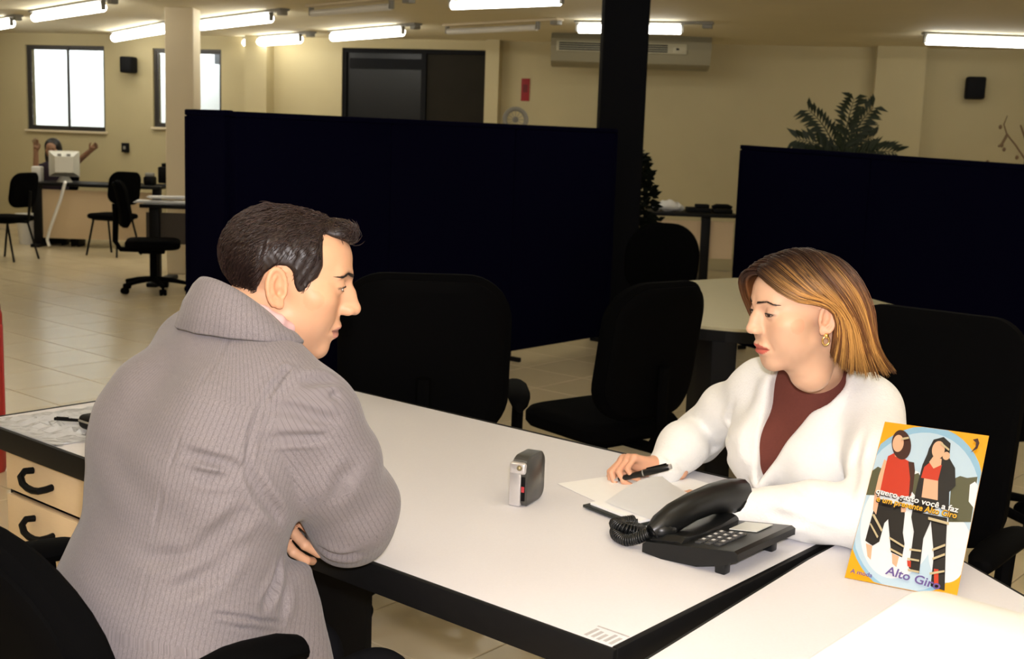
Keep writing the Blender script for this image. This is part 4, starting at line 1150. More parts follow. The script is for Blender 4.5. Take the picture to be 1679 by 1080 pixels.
# ---------------------------------------------------------------- heads (local metres: x to the person's right, y out of the face, z up)
def head_sdf(P):
    mm = .001
    h = S()
    E = lambda c, r, k=12, op='u', rot=None, sym=False: h.ell(np.array(c) * mm, np.array(r) * mm, k * mm, op, rot, sym)
    C = lambda a, b, ra, rb=None, k=10, op='u', sym=False: h.cap(np.array(a) * mm, np.array(b) * mm, ra * mm, None if rb is None else rb * mm, k * mm, op, sym)
    fem = P['fem']
    E((0, -9, 32), (74, 90, 67), 0)
    E((0, 36, 42), (57, 53, 48), 20)
    E((0, 30, -14), (63 - 3 * fem, 55, 62), 22)
    E((0, 26, -58), (53 - 5 * fem, 51, 46), 22)
    jw = 49 - 5 * fem
    C((jw, 2, -50), (15, 62, -92 + 3 * fem), 15 - fem, 14, 24, sym=True)
    E((0, 64, -95 + 3 * fem), (19 - 3 * fem, 16, 16), 16)
    E((50, 48, -13), (19, 24, 16), 26, sym=True)
    E((37, 44, -40), (25, 30, 32), 26, sym=True) if fem else E((36, 42, -42), (24, 27, 30), 26, sym=True)
    if not fem: C((9, 85, 23), (40, 73, 27), 9, 7, 16, sym=True)
    else: C((12, 83, 24), (38, 72, 27), 7, 6, 18, sym=True)
    E((84, 52, 36), (14, 30, 26), 18, 's', sym=True)
    # eye sockets
    E((33, 97, 8), (21, 19, 14), 13, 's', sym=True)
    # nose
    ns = P.get('nose', 1.0)
    tip = np.array((0, 86 + 24 * ns, -24 + P.get('tipup', 0)))
    C((0, 82 + 2 * ns, 19), (0, 89 + 7 * ns, -2), 7.4, 7.8, 10); C((0, 89 + 7 * ns, -2), tip, 7.8, 9.6 - .8 * fem, 9)
    E((0, 86, -14), (13.5 - 1.5 * fem, 11 + 7 * ns, 17), 10)
    E(tip + (0, -1, -1), (10 - fem, 9, 9), 5)
    E((11.5 - 1.5 * fem, 91 + 6 * ns, -28.5 + P.get('tipup', 0)), (7.5 - fem, 11.5, 8 - .5 * fem), 6, sym=True)
    E((6.2, 100 + 3 * ns, -37.5 + P.get('tipup', 0)), (3.2, 5, 3.2), 3, 's', sym=True)
    E((20.5, 97, -31), (3, 5, 8), 6, 's', sym=True)
    # mouth mound, lips
    E((0, 70, -58), (31, 20, 24), 16)
    op = P.get('open', 0.0)
    lf = 1.0 + .25 * fem
    E((7, 86, -54.5), (15, 8.5, 5.0 * lf), 5, sym=True)
    E((0, 84.5, -68 - op * 3), (18, 9.5, 6.0 * lf), 6)
    C((0, 97, -61.2 - op), (15, 91, -61.5 - op), 2.0 + op * 1.6, 1.8 + op, 2.5, 's', sym=True); C((15, 91, -61.5 - op), (25, 80, -62.5), 1.8 + op, 1.2, 2.5, 's', sym=True)
    E((0, 98, -80), (20, 12, 6.5), 9, 's')
    E((0, 97, -46), (3.4, 5, 8), 5, 's')
    C((22, 92, -34), (32, 80, -60), 2.4, 2.0, 9, 's', sym=True)
    # lids, then the slit the eyeball shows through
    E((32, 72.5, 8), (15.5, 14.0, 13.2), 5, sym=True)
    lid = P.get('lid', 1.0)
    E((32.5, 87, 6.2), (13.2, 9, 3.6 * lid), 1.5, 's', sym=True)
    C((20, 85, 12.5 + .6), (43, 79, 12.0 + .6), 1.1, 1.1, 2.5, 's', sym=True)
    # ears
    a = radians(24); t = radians(10)
    n_ = np.array((cos(a), -sin(a) * .0 + .38, 0.05)); n_ = n_ / np.linalg.norm(n_)
    up = np.array((.10, -.22, 1.0)); up = up - n_ * (up @ n_); up /= np.linalg.norm(up); bk_ = np.cross(up, n_)
    if bk_[1] > 0: bk_ = -bk_
    ec = np.array((77.0, -14, -7))
    R = np.stack([n_, bk_, up], 1).astype(np.float32)
    es = P.get('ear', 1.0)
    h.ell(ec * mm, np.array((5.5, 15 * es, 29 * es)) * mm, 4 * mm, 'u', R, True)
    h.ell((ec + n_ * 6 + up * 2 - bk_ * .5) * mm, np.array((5.5, 11 * es, 22 * es)) * mm, 4 * mm, 's', R, True)
    pts = []
    for q in np.linspace(-60, 215, 15):
        an = radians(q)
        pts.append(ec + n_ * 3.2 + bk_ * (cos(an) * 14.5 * es + 1) + up * (sin(an) * 27 * es + (2 if q > -20 else 0)))
    rs = [4.6] + [3.4] * 12 + [3.0, 2.6]
    h.chain([p * mm for p in pts], [r * mm for r in rs], k=3 * mm, sym=True)
    pts = [ec + n_ * 3 + bk_ * x + up * y for x, y in ((2, 17), (7.5, 8), (7, -6), (1, -14), (-5, -11))]
    h.chain([p * mm for p in pts], [2.6 * mm] * 5, k=3.5 * mm, sym=True)
    h.ell((ec + n_ * 3 - bk_ * 11 - up * 5) * mm, np.array((3.5, 3.2, 6)) * mm, 3 * mm, 'u', R, True)
    h.ell((ec + n_ * 2 - bk_ * 3 - up * 25) * mm, np.array((4, 7, 7.5)) * mm, 5 * mm, 'u', R, True)
    h.ell((ec + n_ * 4 - bk_ * 3 - up * 7) * mm, np.array((6, 5, 6.5)) * mm, 3 * mm, 's', R, True)
    return h
def skin_tone(L, base, P, lipc):
    """skin colour by place on the head, with painted shade between the lips: lips, warm cheeks and ears, shaved beard, brow underlay, lash line"""
    x = np.abs(L[:, 0]) * 1000; y = L[:, 1] * 1000; z = L[:, 2] * 1000
    c = np.tile(np.array(base), (len(L), 1))
    def mixin(w, col):
        nonlocal c
        c = c * (1 - w[:, None]) + np.array(col) * w[:, None]
    mixin((.10 if P['fem'] else .22) * blob(x, 46, 22) * blob(z, -22, 20) * (y > 30), (base[0] * 1.02, base[1] * .74, base[2] * .66))
    mixin(.4 * (x > 70) * blob(z, -8, 34), (base[0], base[1] * .75, base[2] * .66))
    if not P['fem']: mixin(.16 * np.clip((-z - 42) / 14, 0, 1) * (y > 5), (base[0] * .72, base[1] * .74, base[2] * .82))
    op = P.get('open', 0)
    up = (z > -61.3 - op) & (z < -61.3 + 9.5 * np.sqrt(np.clip(1 - (x / 25) ** 2, 0, 1)) - 1.5 * blob(x, 0, 3)); lo = (z <= -61.3 - op) & (z > -61.3 - op * 4 - 11.5 * np.sqrt(np.clip(1 - (x / 24) ** 2, 0, 1)))
    mixin(((up | lo) & (y > 72) & (x < 25)).astype(float) * .9, lipc)
    mixin((blob(z, -61.5 - op, 1.4 + op * 1.4) * (x < 25) * (y > 70)) * .8, (lipc[0] * .22, lipc[1] * .2, lipc[2] * .2))  # shade in the crease between the lips, painted as a dark line
    bz = brow_z(x, P)
    mixin(np.clip(.75 * blob(z, bz, 3.0 - (.8 if P['fem'] else -.6)) * (x > 10) * (x < 49) * (y > 50), 0, 1), P['brow'])
    lid = P.get('lid', 1.0)
    e = ((x - 32.5) / 14.2) ** 2 + ((z - 6.2) / (4.3 * lid + .4)) ** 2
    mixin((blob(np.sqrt(e), 1.0, .13) * (z > 5.4) * (y > 66)) * .85, (.02, .012, .01))
    mixin((blob(np.sqrt(e), 1.05, .2) * (z <= 5.4) * (y > 66)) * (.35 if P['fem'] else .2), (.10, .05, .04))
    if P['fem']: mixin(.38 * blob(z, 13.5, 4.5) * blob(x, 35, 13) * (y > 62), (.35, .20, .16))
    return np.clip(c, 0, 1)
def eyes(fr, parent, gaze):
    for sx in (1, -1):
        c = fr.to_world(np.array((sx * .032, .0722, .0078))); r = .0122 * fr.k
        g = unit(gaze)
        bm = bmesh.new(); bmesh.ops.create_uvsphere(bm, u_segments=28, v_segments=22, radius=r)
        rot = Vector((0, 0, 1)).rotation_difference(Vector(g)).to_matrix().to_4x4()
        me = bpy.data.meshes.new('eye')
        for f in bm.faces:
            zc = f.calc_center_median().z / r
            f.material_index = 2 if zc > .985 else 1 if zc > .87 else 0
        bmesh.ops.transform(bm, matrix=Matrix.Translation(Vector(c)) @ rot, verts=bm.verts)
        bm.to_mesh(me); bm.free()
        for m_ in M_eye: me.materials.append(m_)
        me.shade_smooth()
        o = bpy.data.objects.new('eye', me); COL.objects.link(o); o.parent = parent; o.matrix_parent_inverse = Matrix.Translation(-Vector(parent.location))
def strand_mesh(name, strands, radii, cols, material, parent, sides=3):
    """strands: (n, m, 3); one mesh of thin tapering tubes"""
    st = np.asarray(strands, np.float32); n, m, _ = st.shape
    tg = np.gradient(st, axis=1); tg /= np.maximum(np.linalg.norm(tg, axis=2, keepdims=True), 1e-9)
    ref = np.array([.31, .22, .93], np.float32)
    x = np.cross(tg, ref); x /= np.maximum(np.linalg.norm(x, axis=2, keepdims=True), 1e-6); y = np.cross(tg, x)
    rad = np.asarray(radii, np.float32)
    V = np.stack([st + (x * cos(2 * pi * q / sides) + y * sin(2 * pi * q / sides)) * rad[..., None] for q in range(sides)], 2)   # n,m,s,3
    idx = np.arange(n * m * sides).reshape(n, m, sides)
    F = []
    for q in range(sides):
        q2 = (q + 1) % sides
        F.append(np.stack([idx[:, :-1, q], idx[:, :-1, q2], idx[:, 1:, q2], idx[:, 1:, q]], -1).reshape(-1, 4))
    cc = np.repeat(np.asarray(cols)[:, :, None, :], sides, 2).reshape(-1, 3)
    return npmesh(name, V.reshape(-1, 3), np.concatenate(F), material, parent, cols=cc)
def brow_hairs(fr, hs, parent, P, n=110):
    sts = []; cs = []
    for sx in (1, -1):
        for i in range(n):
            t = rng.random(); x = 10 + 38 * t
            bz = brow_z(x, P)
            w = (2.6 if not P['fem'] else 1.5) * (1 - .6 * t)
            z = bz + rng.uniform(-w, w); L = 7 if not P['fem'] else 5.5
            pts = []
            for q in range(4):
                X = x + L * q / 3 * (.9); Z = z + L * q / 3 * (.45 - .6 * t)
                # find the skin by marching along y
                ys = np.linspace(.05, .105, 45); pp = np.stack([np.full(45, X * .001), ys, np.full(45, Z * .001)], 1).astype(np.float32)
                d = hs(pp); k_ = np.where(d < 0)[0]; Y = ys[k_[-1]] if len(k_) else .075
                pts.append((sx * X * .001, Y + .0009 + .0006 * q / 3, Z * .001))
            sts.append(fr.to_world(np.array(pts))); cs.append(np.tile(np.array(P['brow']) * rng.uniform(.6, 1.2), (4, 1)))
    rad = np.tile(np.array([.0006, .0006, .0005, .0002]), (len(sts), 1)) * fr.k
    strand_mesh('eyebrows', sts, rad, cs, M_hair, parent)

def lashes(fr, hs, parent, P):
    mbx = MB()
    for sx in (1, -1):
        for lo_, thick in ((0, 1.0), (1, .5)):
            pts = []
            for t in np.linspace(-1, 1, 11):
                X = 32.5 + 13.4 * t; lid = P.get('lid', 1.0)
                Z = 6.2 + (3.6 * lid + .5) * sqrt(max(0, 1 - t * t)) * (1 if not lo_ else -1)
                ys = np.linspace(.055, .098, 60); pp = np.stack([np.full(60, X * .001), ys, np.full(60, Z * .001)], 1).astype(np.float32)
                k_ = np.where(hs(pp) < 0)[0]; Y = ys[k_[-1]] if len(k_) else .076
                pts.append(tuple(fr.to_world(np.array((sx * X * .001, Y + .0006, Z * .001)))))
            mbx.tube(pts, [(.0003 + .0007 * sqrt(max(0, 1 - abs(t) ** 3))) * thick * (1.25 if P['fem'] else .8) for t in np.linspace(-1, 1, 11)], 6)
    o = mbx.build('eyelashes', M_lash, parent, angle=180); o.matrix_parent_inverse = Matrix.Translation(-Vector(parent.location))
M_lash = mat('dark_lash', (.012, .007, .006), .7)
# ---------------------------------------------------------------- hands
def add_hand(h, wrist, d, nrm, thumb_side, curls, k=1.0, spread=6, thumb_curl=(25, 20), thumb_open=40):
    """d: wrist to knuckles; nrm: back of the hand; thumb_side: +1/-1 along cross(d, nrm)"""
    d = unit(d); nrm = np.asarray(nrm, float); nrm = unit(nrm - d * (nrm @ d)); lat = np.cross(d, nrm) * thumb_side
    w = np.asarray(wrist, float)
    P = lambda a, l, z: w + (d * a + lat * l + nrm * z) * k
    fingers = [(.026, .090, (.043, .026, .021), .0088), (.0075, .094, (.047, .030, .022), .0090), (-.011, .089, (.043, .027, .021), .0085), (-.027, .080, (.034, .021, .019), .0076)]
    for i, (l, a, ls, r) in enumerate(fingers):
        h.cap(P(.004, l * .62, -.002), P(a, l, 0), .0125 * k, r * 1.22 * k, k=.014 * k)
    h.ell(P(.048, .002, -.006), np.array((.030, .030, .016)) * k, .014 * k)
    h.ell(P(.035, .024, -.012), np.array((.020, .020, .016)) * k, .014 * k)
    for i, (l, a, ls, r) in enumerate(fingers):
        p = P(a, l, .001); ang = 0
        sp = radians(spread * (1.5 - i)) * .6
        rr = r * k
        h.ell(p, np.array((rr, rr, rr)) * 1.12, .006 * k)
        for j, (L, c) in enumerate(zip(ls, curls[i])):
            ang += radians(c)
            dv = d * cos(ang) * cos(sp) + lat * sin(sp) * cos(ang) - nrm * sin(ang)
            q = p + dv * L * k; r2 = rr * .92
            h.cap(p, q, rr, r2, k=.0022 * k)
            p = q; rr = r2
    base = P(.022, .028, -.008); to = radians(thumb_open)
    d1 = d * cos(to) + lat * sin(to) - nrm * .35
    d1 = unit(d1); p1 = base + d1 * .040 * k
    h.cap(base, p1, .0135 * k, .0108 * k, k=.012 * k)
    d2 = unit(d1 + d * sin(radians(thumb_curl[0])) - lat * sin(radians(thumb_curl[0])) * .6 - nrm * .1); p2 = p1 + d2 * .032 * k
    h.cap(p1, p2, .0108 * k, .0098 * k, k=.003 * k)
    d3 = unit(d2 + d * sin(radians(thumb_curl[1])) * .6 - lat * sin(radians(thumb_curl[1]))); p3 = p2 + d3 * .026 * k
    h.cap(p2, p3, .0098 * k, .0080 * k, k=.003 * k)
    return h
def bounds(pts, m): p = np.array(pts); return p.min(0) - m, p.max(0) + m
def join(parts):
    Vs, Fs, Cs, o = [], [], [], 0
    for V, F, c in parts: Vs.append(V); Fs.append(F + o); Cs.append(c); o += len(V)
    return np.concatenate(Vs), np.concatenate(Fs), np.concatenate(Cs)
def Dn(u, v, z): p = D(u, v, z); return np.array((p.x, p.y, p.z))
def Pn(px, py, Y): p = ony(px, py, Y); return np.array((p.x, p.y, p.z))
def trace(f, px, py, t0=.9):
    d = np.array(ray(px, py)); d /= np.linalg.norm(d); t = t0
    for _ in range(160):
        s_ = float(f((np.array((0, 0, CAMZ)) + d * t)[None].astype(np.float32))[0])
        if s_ < .0006: break
        t += min(s_ * .6, .03)
        if t > 5: return None
    return np.array((0, 0, CAMZ)) + d * t
uR = np.array(DU); fV = np.array(DV)
def fold(jk, f0, pxs, amp, w, seam=False):
    """a crease pressed into the cloth along a line"""
    pts = [trace(f0, x, y) for x, y in pxs]
    pts = [p for p in pts if p is not None]
    if len(pts) < 2: return
    P = np.array(pts, np.float32); lo = P.min(0) - 3 * w; hi = P.max(0) + 3 * w
    def fn(p, d):
        m = ((p > lo) & (p < hi)).all(1)
        if not m.any(): return d
        q = p[m]; best = np.full(len(q), 9., np.float32); par = np.zeros(len(q), np.float32); acc = 0.0
        for a, b in zip(P[:-1], P[1:]):
            ab = b - a; L = float(np.sqrt(ab @ ab)); t = np.clip(((q - a) @ ab) / max(L * L, 1e-9), 0, 1); e = q - a - t[:, None] * ab
            dd = np.sqrt((e * e).sum(1)); k_ = dd < best; best[k_] = dd[k_]; par[k_] = acc + t[k_] * L; acc += L
        tp = np.clip(np.minimum(par, acc - par) / (.33 * acc) + .08, 0, 1) if not seam else 1.0
        d = d.copy(); d[m] += tp * (1.35 * amp * np.exp(-(best / w) ** 2) - .45 * amp * np.exp(-((best - 2.2 * w) / w) ** 2)); return d
    jk.disp(fn)

# ================================================================== the man in the grey suit
man = thing('person', 'dark-haired man in a grey suit jacket, seated, arms folded on the desk edge', 'person', D(-.60, -.42))
def local_parent(o): pass
PM = dict(fem=0, nose=.92, tipup=0, open=1.1, lid=.95, ear=.98, brow=(.022, .014, .010))
mh = head_sdf(PM)
mo_ = Pn(472, 457, 1.90)
MF = head_frame(mo_, (.985 * cos(radians(11)), .17 * cos(radians(11)), -sin(radians(11))), 1.03)
neck_a = MF.to_world((0, -.028, -.045)); neck_b = Dn(-.582, -.215, 1.085)
body = S().sub(mh, MF, mo_, .17, 0)
body.cap(neck_a, neck_b, .056, .062, k=.02)
body.cap(MF.to_world((0, .01, -.075)), MF.to_world((0, -.02, -.13)), .040, .045, k=.03)
skin_m = (.60, .335, .20)
# trunk, arms
tr = body
tr.ecap(Dn(-.60, -.40, .50), Dn(-.60, -.34, .74), .15, .11, .15, .10, uR); tr.ecap(Dn(-.60, -.34, .74), Dn(-.585, -.24, 1.03), .15, .10, .14, .085, uR)
rsh, lsh = Dn(-.44, -.205, 1.045), Dn(-.715, -.20, 1.05)
relb, lelb = Dn(-.475, -.06, .835), Dn(-.765, -.06, .84)
rwr, lwr = Dn(-.70, .03, .815), Dn(-.625, -.088, .838)
tr.chain([lsh, Dn(-.58, -.2, 1.07), rsh], [.045, .05, .045], k=.04)
tr.chain([rsh, relb, rwr], [.042, .036, .026], k=.02); tr.chain([lsh, lelb, lwr], [.042, .036, .026], k=.02)
tr.cap(neck_b, Dn(-.585, -.22, 1.0), .055, .08, k=.04)
hd = body; fing = Pn(480, 862, 1.86)
add_hand(hd, lwr, fing - lwr, -uR * .4 - fV * .5 + np.array((0, 0, .5)), 1, [(30, 60, 40), (34, 64, 40), (38, 66, 40), (40, 66, 40)], k=1.0)
hd.cap(lwr - unit(fing - lwr) * .03, lwr, .027, .026, k=.02)
hd2 = body; add_hand(hd2, rwr, -uR, np.array((0, 0, 1.)) + fV * .4, 1, [(15, 20, 10)] * 4, k=1.02); hd2.cap(rwr + uR * .03, rwr, .027, .026, k=.02)
hv, hf = surface(body, *bounds([lsh, rsh, relb, lelb, rwr, rwr - uR * .2, lwr, Dn(-.6, -.4, .38), mo_ + .16, mo_ - .16], .16), .0026)
hv = relax(hv, hf, 1, .35)
ML = MF.to_local(hv); inh = (np.abs(ML) < .14).all(1)
hc = np.tile(np.array(skin_m), (len(hv), 1)); hc[inh] = skin_tone(ML[inh], skin_m, PM, (.52, .22, .17))
npmesh('body', hv, hf, M_skin, man, cols=hc)
gm = unit((.95, .25, -.22))
lashes(MF, mh, man, PM); eyes(MF, man, gm); brow_hairs(MF, mh, man, PM)

# hair: a cropped cap following the skull inside a drawn hairline, with strands on it
def poly_sd(Y, Z, poly):
    P = np.array(poly, np.float32) * .001; n = len(P); d = np.full(len(Y), 9., np.float32); ins = np.zeros(len(Y), bool)
    for i in range(n):
        a, b = P[i], P[(i + 1) % n]; e = b - a
        wx, wy = Y - a[0], Z - a[1]; t = np.clip((wx * e[0] + wy * e[1]) / (e @ e), 0, 1)
        d = np.minimum(d, np.hypot(wx - e[0] * t, wy - e[1] * t))
        c = (a[1] > Z) != (b[1] > Z)
        with np.errstate(divide='ignore', invalid='ignore'): xi = a[0] + (Z - a[1]) * e[0] / (e[1] if abs(e[1]) > 1e-12 else 1e-12)
        ins ^= c & (Y < xi)
    return np.where(ins, -d, d)
skull = S(); mm = .001
for c_, r_, k_ in (((0, -9, 32), (74, 90, 67), 0), ((0, 36, 42), (57, 53, 48), .02), ((0, 30, -14), (63, 55, 62), .022)): skull.ell(np.array(c_) * mm, np.array(r_) * mm, k_)
HPOLY = [(70, 130), (44, 100), (36, 84), (41, 58), (46, 36), (42, 18), (32, 8), (28, -8), (16, -10), (9, 4), (4, 20), (-6, 27), (-22, 24), (-34, 10), (-40, -12), (-48, -26), (-64, -42), (-90, -58), (-130, -60), (-140, 60), (-100, 140)]
def man_hair(p):
    Y, Z = p[:, 1], p[:, 2]
    t = .0035 + .003 * np.clip((Z - .03) / .07, 0, 1) + .0012 * np.sin(p[:, 0] * 420 + Z * 300) * np.sin(Y * 380 + Z * 150)
    sh = skull(p) - t
    side = smax(sh, poly_sd(Y, Z, HPOLY), .004)
    frx = np.maximum(np.maximum(np.abs(p[:, 0]) - .040, .070 - Z + .25 * np.abs(p[:, 0])), Y - .091)
    tuft = smax(smin(sh - .002, np.sqrt(((p - np.array((0, .064, .090), np.float32)) ** 2 * np.array((.35, .8, 2.2), np.float32)).sum(1)) - .021, .012), frx, .006)
    bk_ = smax(skull(p) - .009, np.maximum(Y + .045, -(Z + .052)), .004)
    neckcut = np.zeros_like(Y)
    return smin(smin(side, tuft, .006), bk_, .01)
gv, gf = surface(man_hair, (-.1, -.13, -.08), (.1, .115, .13), .0028)
gv = relax(gv, gf, 1)
nrm = np.zeros_like(gv); fn_ = np.cross(gv[gf[:, 1]] - gv[gf[:, 0]], gv[gf[:, 2]] - gv[gf[:, 0]])
for q in range(4): np.add.at(nrm, gf[:, q], fn_)
nrm /= np.maximum(np.linalg.norm(nrm, axis=1, keepdims=True), 1e-9)
hb = np.array((.020, .011, .009))
ho = npmesh('hair', MF.to_world(gv), gf, M_hair, man, cols=np.tile(hb * .7, (len(gv), 1))); local_parent(ho)
outer = np.where((skull(gv) > .004))[0]
pick = rng.choice(outer, 3600)
sts = []; cs = []
for i in pick:
    p = gv[i].astype(float); n_ = nrm[i].astype(float)
    # combed back and down; forward tuft at the front
    flow = np.array((p[0] * 2.0, -.35 - 1.2 * max(0, -p[1] / .09 - .2), -.55 - 2.6 * max(0, (.06 - p[2]) / .1)))
    if p[1] > .045: flow = np.array((.3 * np.sign(p[0]), .55, .35))
    flow += rng.normal(0, .22, 3); flow -= n_ * (flow @ n_); flow = unit(flow)
    L = rng.uniform(.012, .022) * (1.0 if p[2] > 0 else .6); q = []
    for k in range(5):
        f = k / 4; q.append(p + flow * L * f + n_ * (.0012 + .0030 * sin(pi * f * .7)) - n_ * .006 * f * f)
    sts.append(MF.to_world(np.array(q))); cs.append(np.tile(hb * rng.uniform(.5, 1.9), (5, 1)))
so_ = strand_mesh('hair_strands', sts, np.tile(np.array([.0005, .0006, .0006, .0005, .0002]), (len(sts), 1)), cs, M_hair, ho)

# jacket
J = S()
bl, bt = Dn(-.60, -.405, .44), Dn(-.592, -.345, .72)
J.ecap(bl, bt, .200, .160, .175, .135, uR, k=0)
J.ecap(bt, Dn(-.588, -.270, .94), .175, .135, .178, .130, uR, k=.05)
J.ecap(Dn(-.588, -.270, .94), Dn(-.582, -.225, 1.05), .178, .130, .150, .105, uR, k=.05)
J.ell(Dn(-.50, -.300, .985), (.08, .08, .11), .06); J.ell(Dn(-.67, -.300, .985), (.08, .08, .11), .06)
J.chain([Dn(-.705, -.205, 1.05), Dn(-.58, -.21, 1.095), Dn(-.45, -.21, 1.045)], [.062, .058, .062], k=.05)
J.cap(Dn(-.582, -.210, 1.120), Dn(-.48, -.205, 1.080), .052, .048, k=.05); J.cap(Dn(-.600, -.205, 1.130), Dn(-.69, -.20, 1.118), .052, .050, k=.05)
# right sleeve: upper arm, bulky elbow, folded forearm
SL = [Dn(-.445, -.200, 1.030), Dn(-.432, -.155, .955), Dn(-.445, -.092, .868), Dn(-.482, -.060, .826), Dn(-.58, -.015, .815), Dn(-.70, .025, .812)]
J.chain(SL, [.070, .076, .072, .065, .056, .044], k=.025)
J.ell(Dn(-.425, -.180, 1.030), (.066, .066, .066), .03)
LS = [Dn(-.725, -.19, 1.04), Dn(-.760, -.12, .935), Dn(-.765, -.06, .845), Dn(-.70, -.07, .835), Dn(-.628, -.085, .838)]
J.chain(LS, [.066, .066, .060, .052, .042], k=.025)
# skirt of the jacket and its open front edge
J.ecap(Dn(-.462, -.28, .74), Dn(-.468, -.285, .47), .032, .085, .040, .105, uR, k=.05)
J.ecap(Dn(-.73, -.27, .74), Dn(-.73, -.28, .47), .032, .085, .036, .10, uR, k=.05)
J.ecap(Dn(-.462, -.215, .77), Dn(-.440, -.175, .52), .030, .055, .032, .075, uR, k=.04)
# collar roll round the back of the neck
nk = Dn(-.578, -.192, 1.172)
col = []
for q in np.linspace(-150, 150, 13):
    a_ = radians(q)
    back = cos(a_)
    col.append(nk + uR * (.078 * sin(a_)) - fV * (.072 * back) + np.array((0, 0, .030 * back - .018 * (1 - back))))
# hollow the neck opening
J.cap(nk + np.array((0, 0, -.02)) + fV * .01, MF.to_world((0, -.03, -.04)), .064, .068, k=.012, op='s')
J0 = S(); J0.ops = list(J.ops)
fold(J, J0, [(548, 565), (523, 577), (470, 606), (436, 650), (414, 702), (404, 758), (410, 790)], .006, .0040, True)     # armhole seam
fold(J, J0, [(300, 742), (340, 752), (378, 762), (402, 776)], .010, .007); fold(J, J0, [(306, 770), (345, 782), (392, 782)], .007, .007)
fold(J, J0, [(405, 770), (430, 812), (462, 858)], .012, .008)
fold(J, J0, [(432, 668), (480, 672), (520, 684), (560, 692)], .008, .007); fold(J, J0, [(430, 722), (470, 718), (540, 714)], .007, .006)
fold(J, J0, [(490, 628), (520, 624), (556, 626)], .008, .008); fold(J, J0, [(538, 645), (556, 652)], .006, .006)
fold(J, J0, [(404, 830), (370, 868), (320, 905)], .010, .012); fold(J, J0, [(398, 880), (350, 935), (270, 980)], .009, .012); fold(J, J0, [(220, 912), (300, 915), (380, 890)], .005, .010)
fold(J, J0, [(462, 905), (450, 950), (430, 1000)], .012, .007); fold(J, J0, [(468, 960), (462, 1020)], .006, .008)
fold(J, J0, [(352, 1006), (400, 1012), (466, 1022)], .004, .003, True); fold(J, J0, [(354, 1022), (420, 1032), (466, 1042)], .003, .003)
fold(J, J0, [(395, 520), (335, 620), (290, 730), (255, 850), (228, 1000)], .0022, .0032, True)                              # centre back seam
fold(J, J0, [(590, 760), (560, 790), (545, 830)], .006, .012); fold(J, J0, [(600, 905), (560, 912), (520, 896)], .008, .010)
J.disp(lambda p, d: d + .0016 * np.sin(p[:, 0] * 31 + p[:, 2] * 23) * np.sin(p[:, 1] * 27 - p[:, 2] * 35) + .0007 * np.sin(p[:, 2] * 90 + p[:, 0] * 40))
# cut the hem
J.add(lambda p: .485 - p[:, 2], Dn(-.6, -.4, .45), 2.0, .01, 'i')
jv, jf = surface(J, *bounds([Dn(-.85, -.62, .45), Dn(-.35, .08, 1.2), Dn(-.85, .08, 1.2), Dn(-.35, -.62, .45), Dn(-.3, -.2, 1.2)], .04), .0038)
# cloth coordinates: round the trunk, round each sleeve
def seg_d(p, pts):
    best = np.full(len(p), 9., np.float32); par = np.zeros(len(p)); loc = np.zeros((len(p), 3)); acc = 0
    axv = np.zeros((len(p), 3))
    for a, b in zip(pts[:-1], pts[1:]):
        ab = b - a; L = np.linalg.norm(ab); t = np.clip(((p - a) @ ab) / (L * L), 0, 1); e = p - a - t[:, None] * ab; d = np.sqrt((e * e).sum(1))
        m = d < best; best[m] = d[m]; par[m] = acc + t[m] * L; loc[m] = e[m]; axv[m] = ab / L; acc += L
    return best, par, loc, axv
def cloth_coords(p, sleeves, torso):
    bd, bp_, be, _ = seg_d(p, torso)
    cx = np.arctan2(be @ uR, -(be @ fV)) * .19; cy = bp_
    bd = bd - .15
    for sl, r in sleeves:
        d, par, e, ax = seg_d(p, sl)
        ref = np.cross(ax, fV + np.array((0, 0, .2))); ref /= np.maximum(np.linalg.norm(ref, axis=1, keepdims=True), 1e-6); rf2 = np.cross(ax, ref)
        c2 = np.arctan2((e * ref).sum(1), (e * rf2).sum(1)) * .075
        m = (d - r) < bd - .02
        cx = np.where(m, c2 + 3.0, cx); cy = np.where(m, par, cy)
    return np.stack([cx, cy, np.zeros(len(p))], 1)
jc = cloth_coords(jv, [(SL, .07), (LS, .065)], [bl, bt, Dn(-.592, -.275, .94), Dn(-.582, -.225, 1.05), Dn(-.58, -.21, 1.2)])
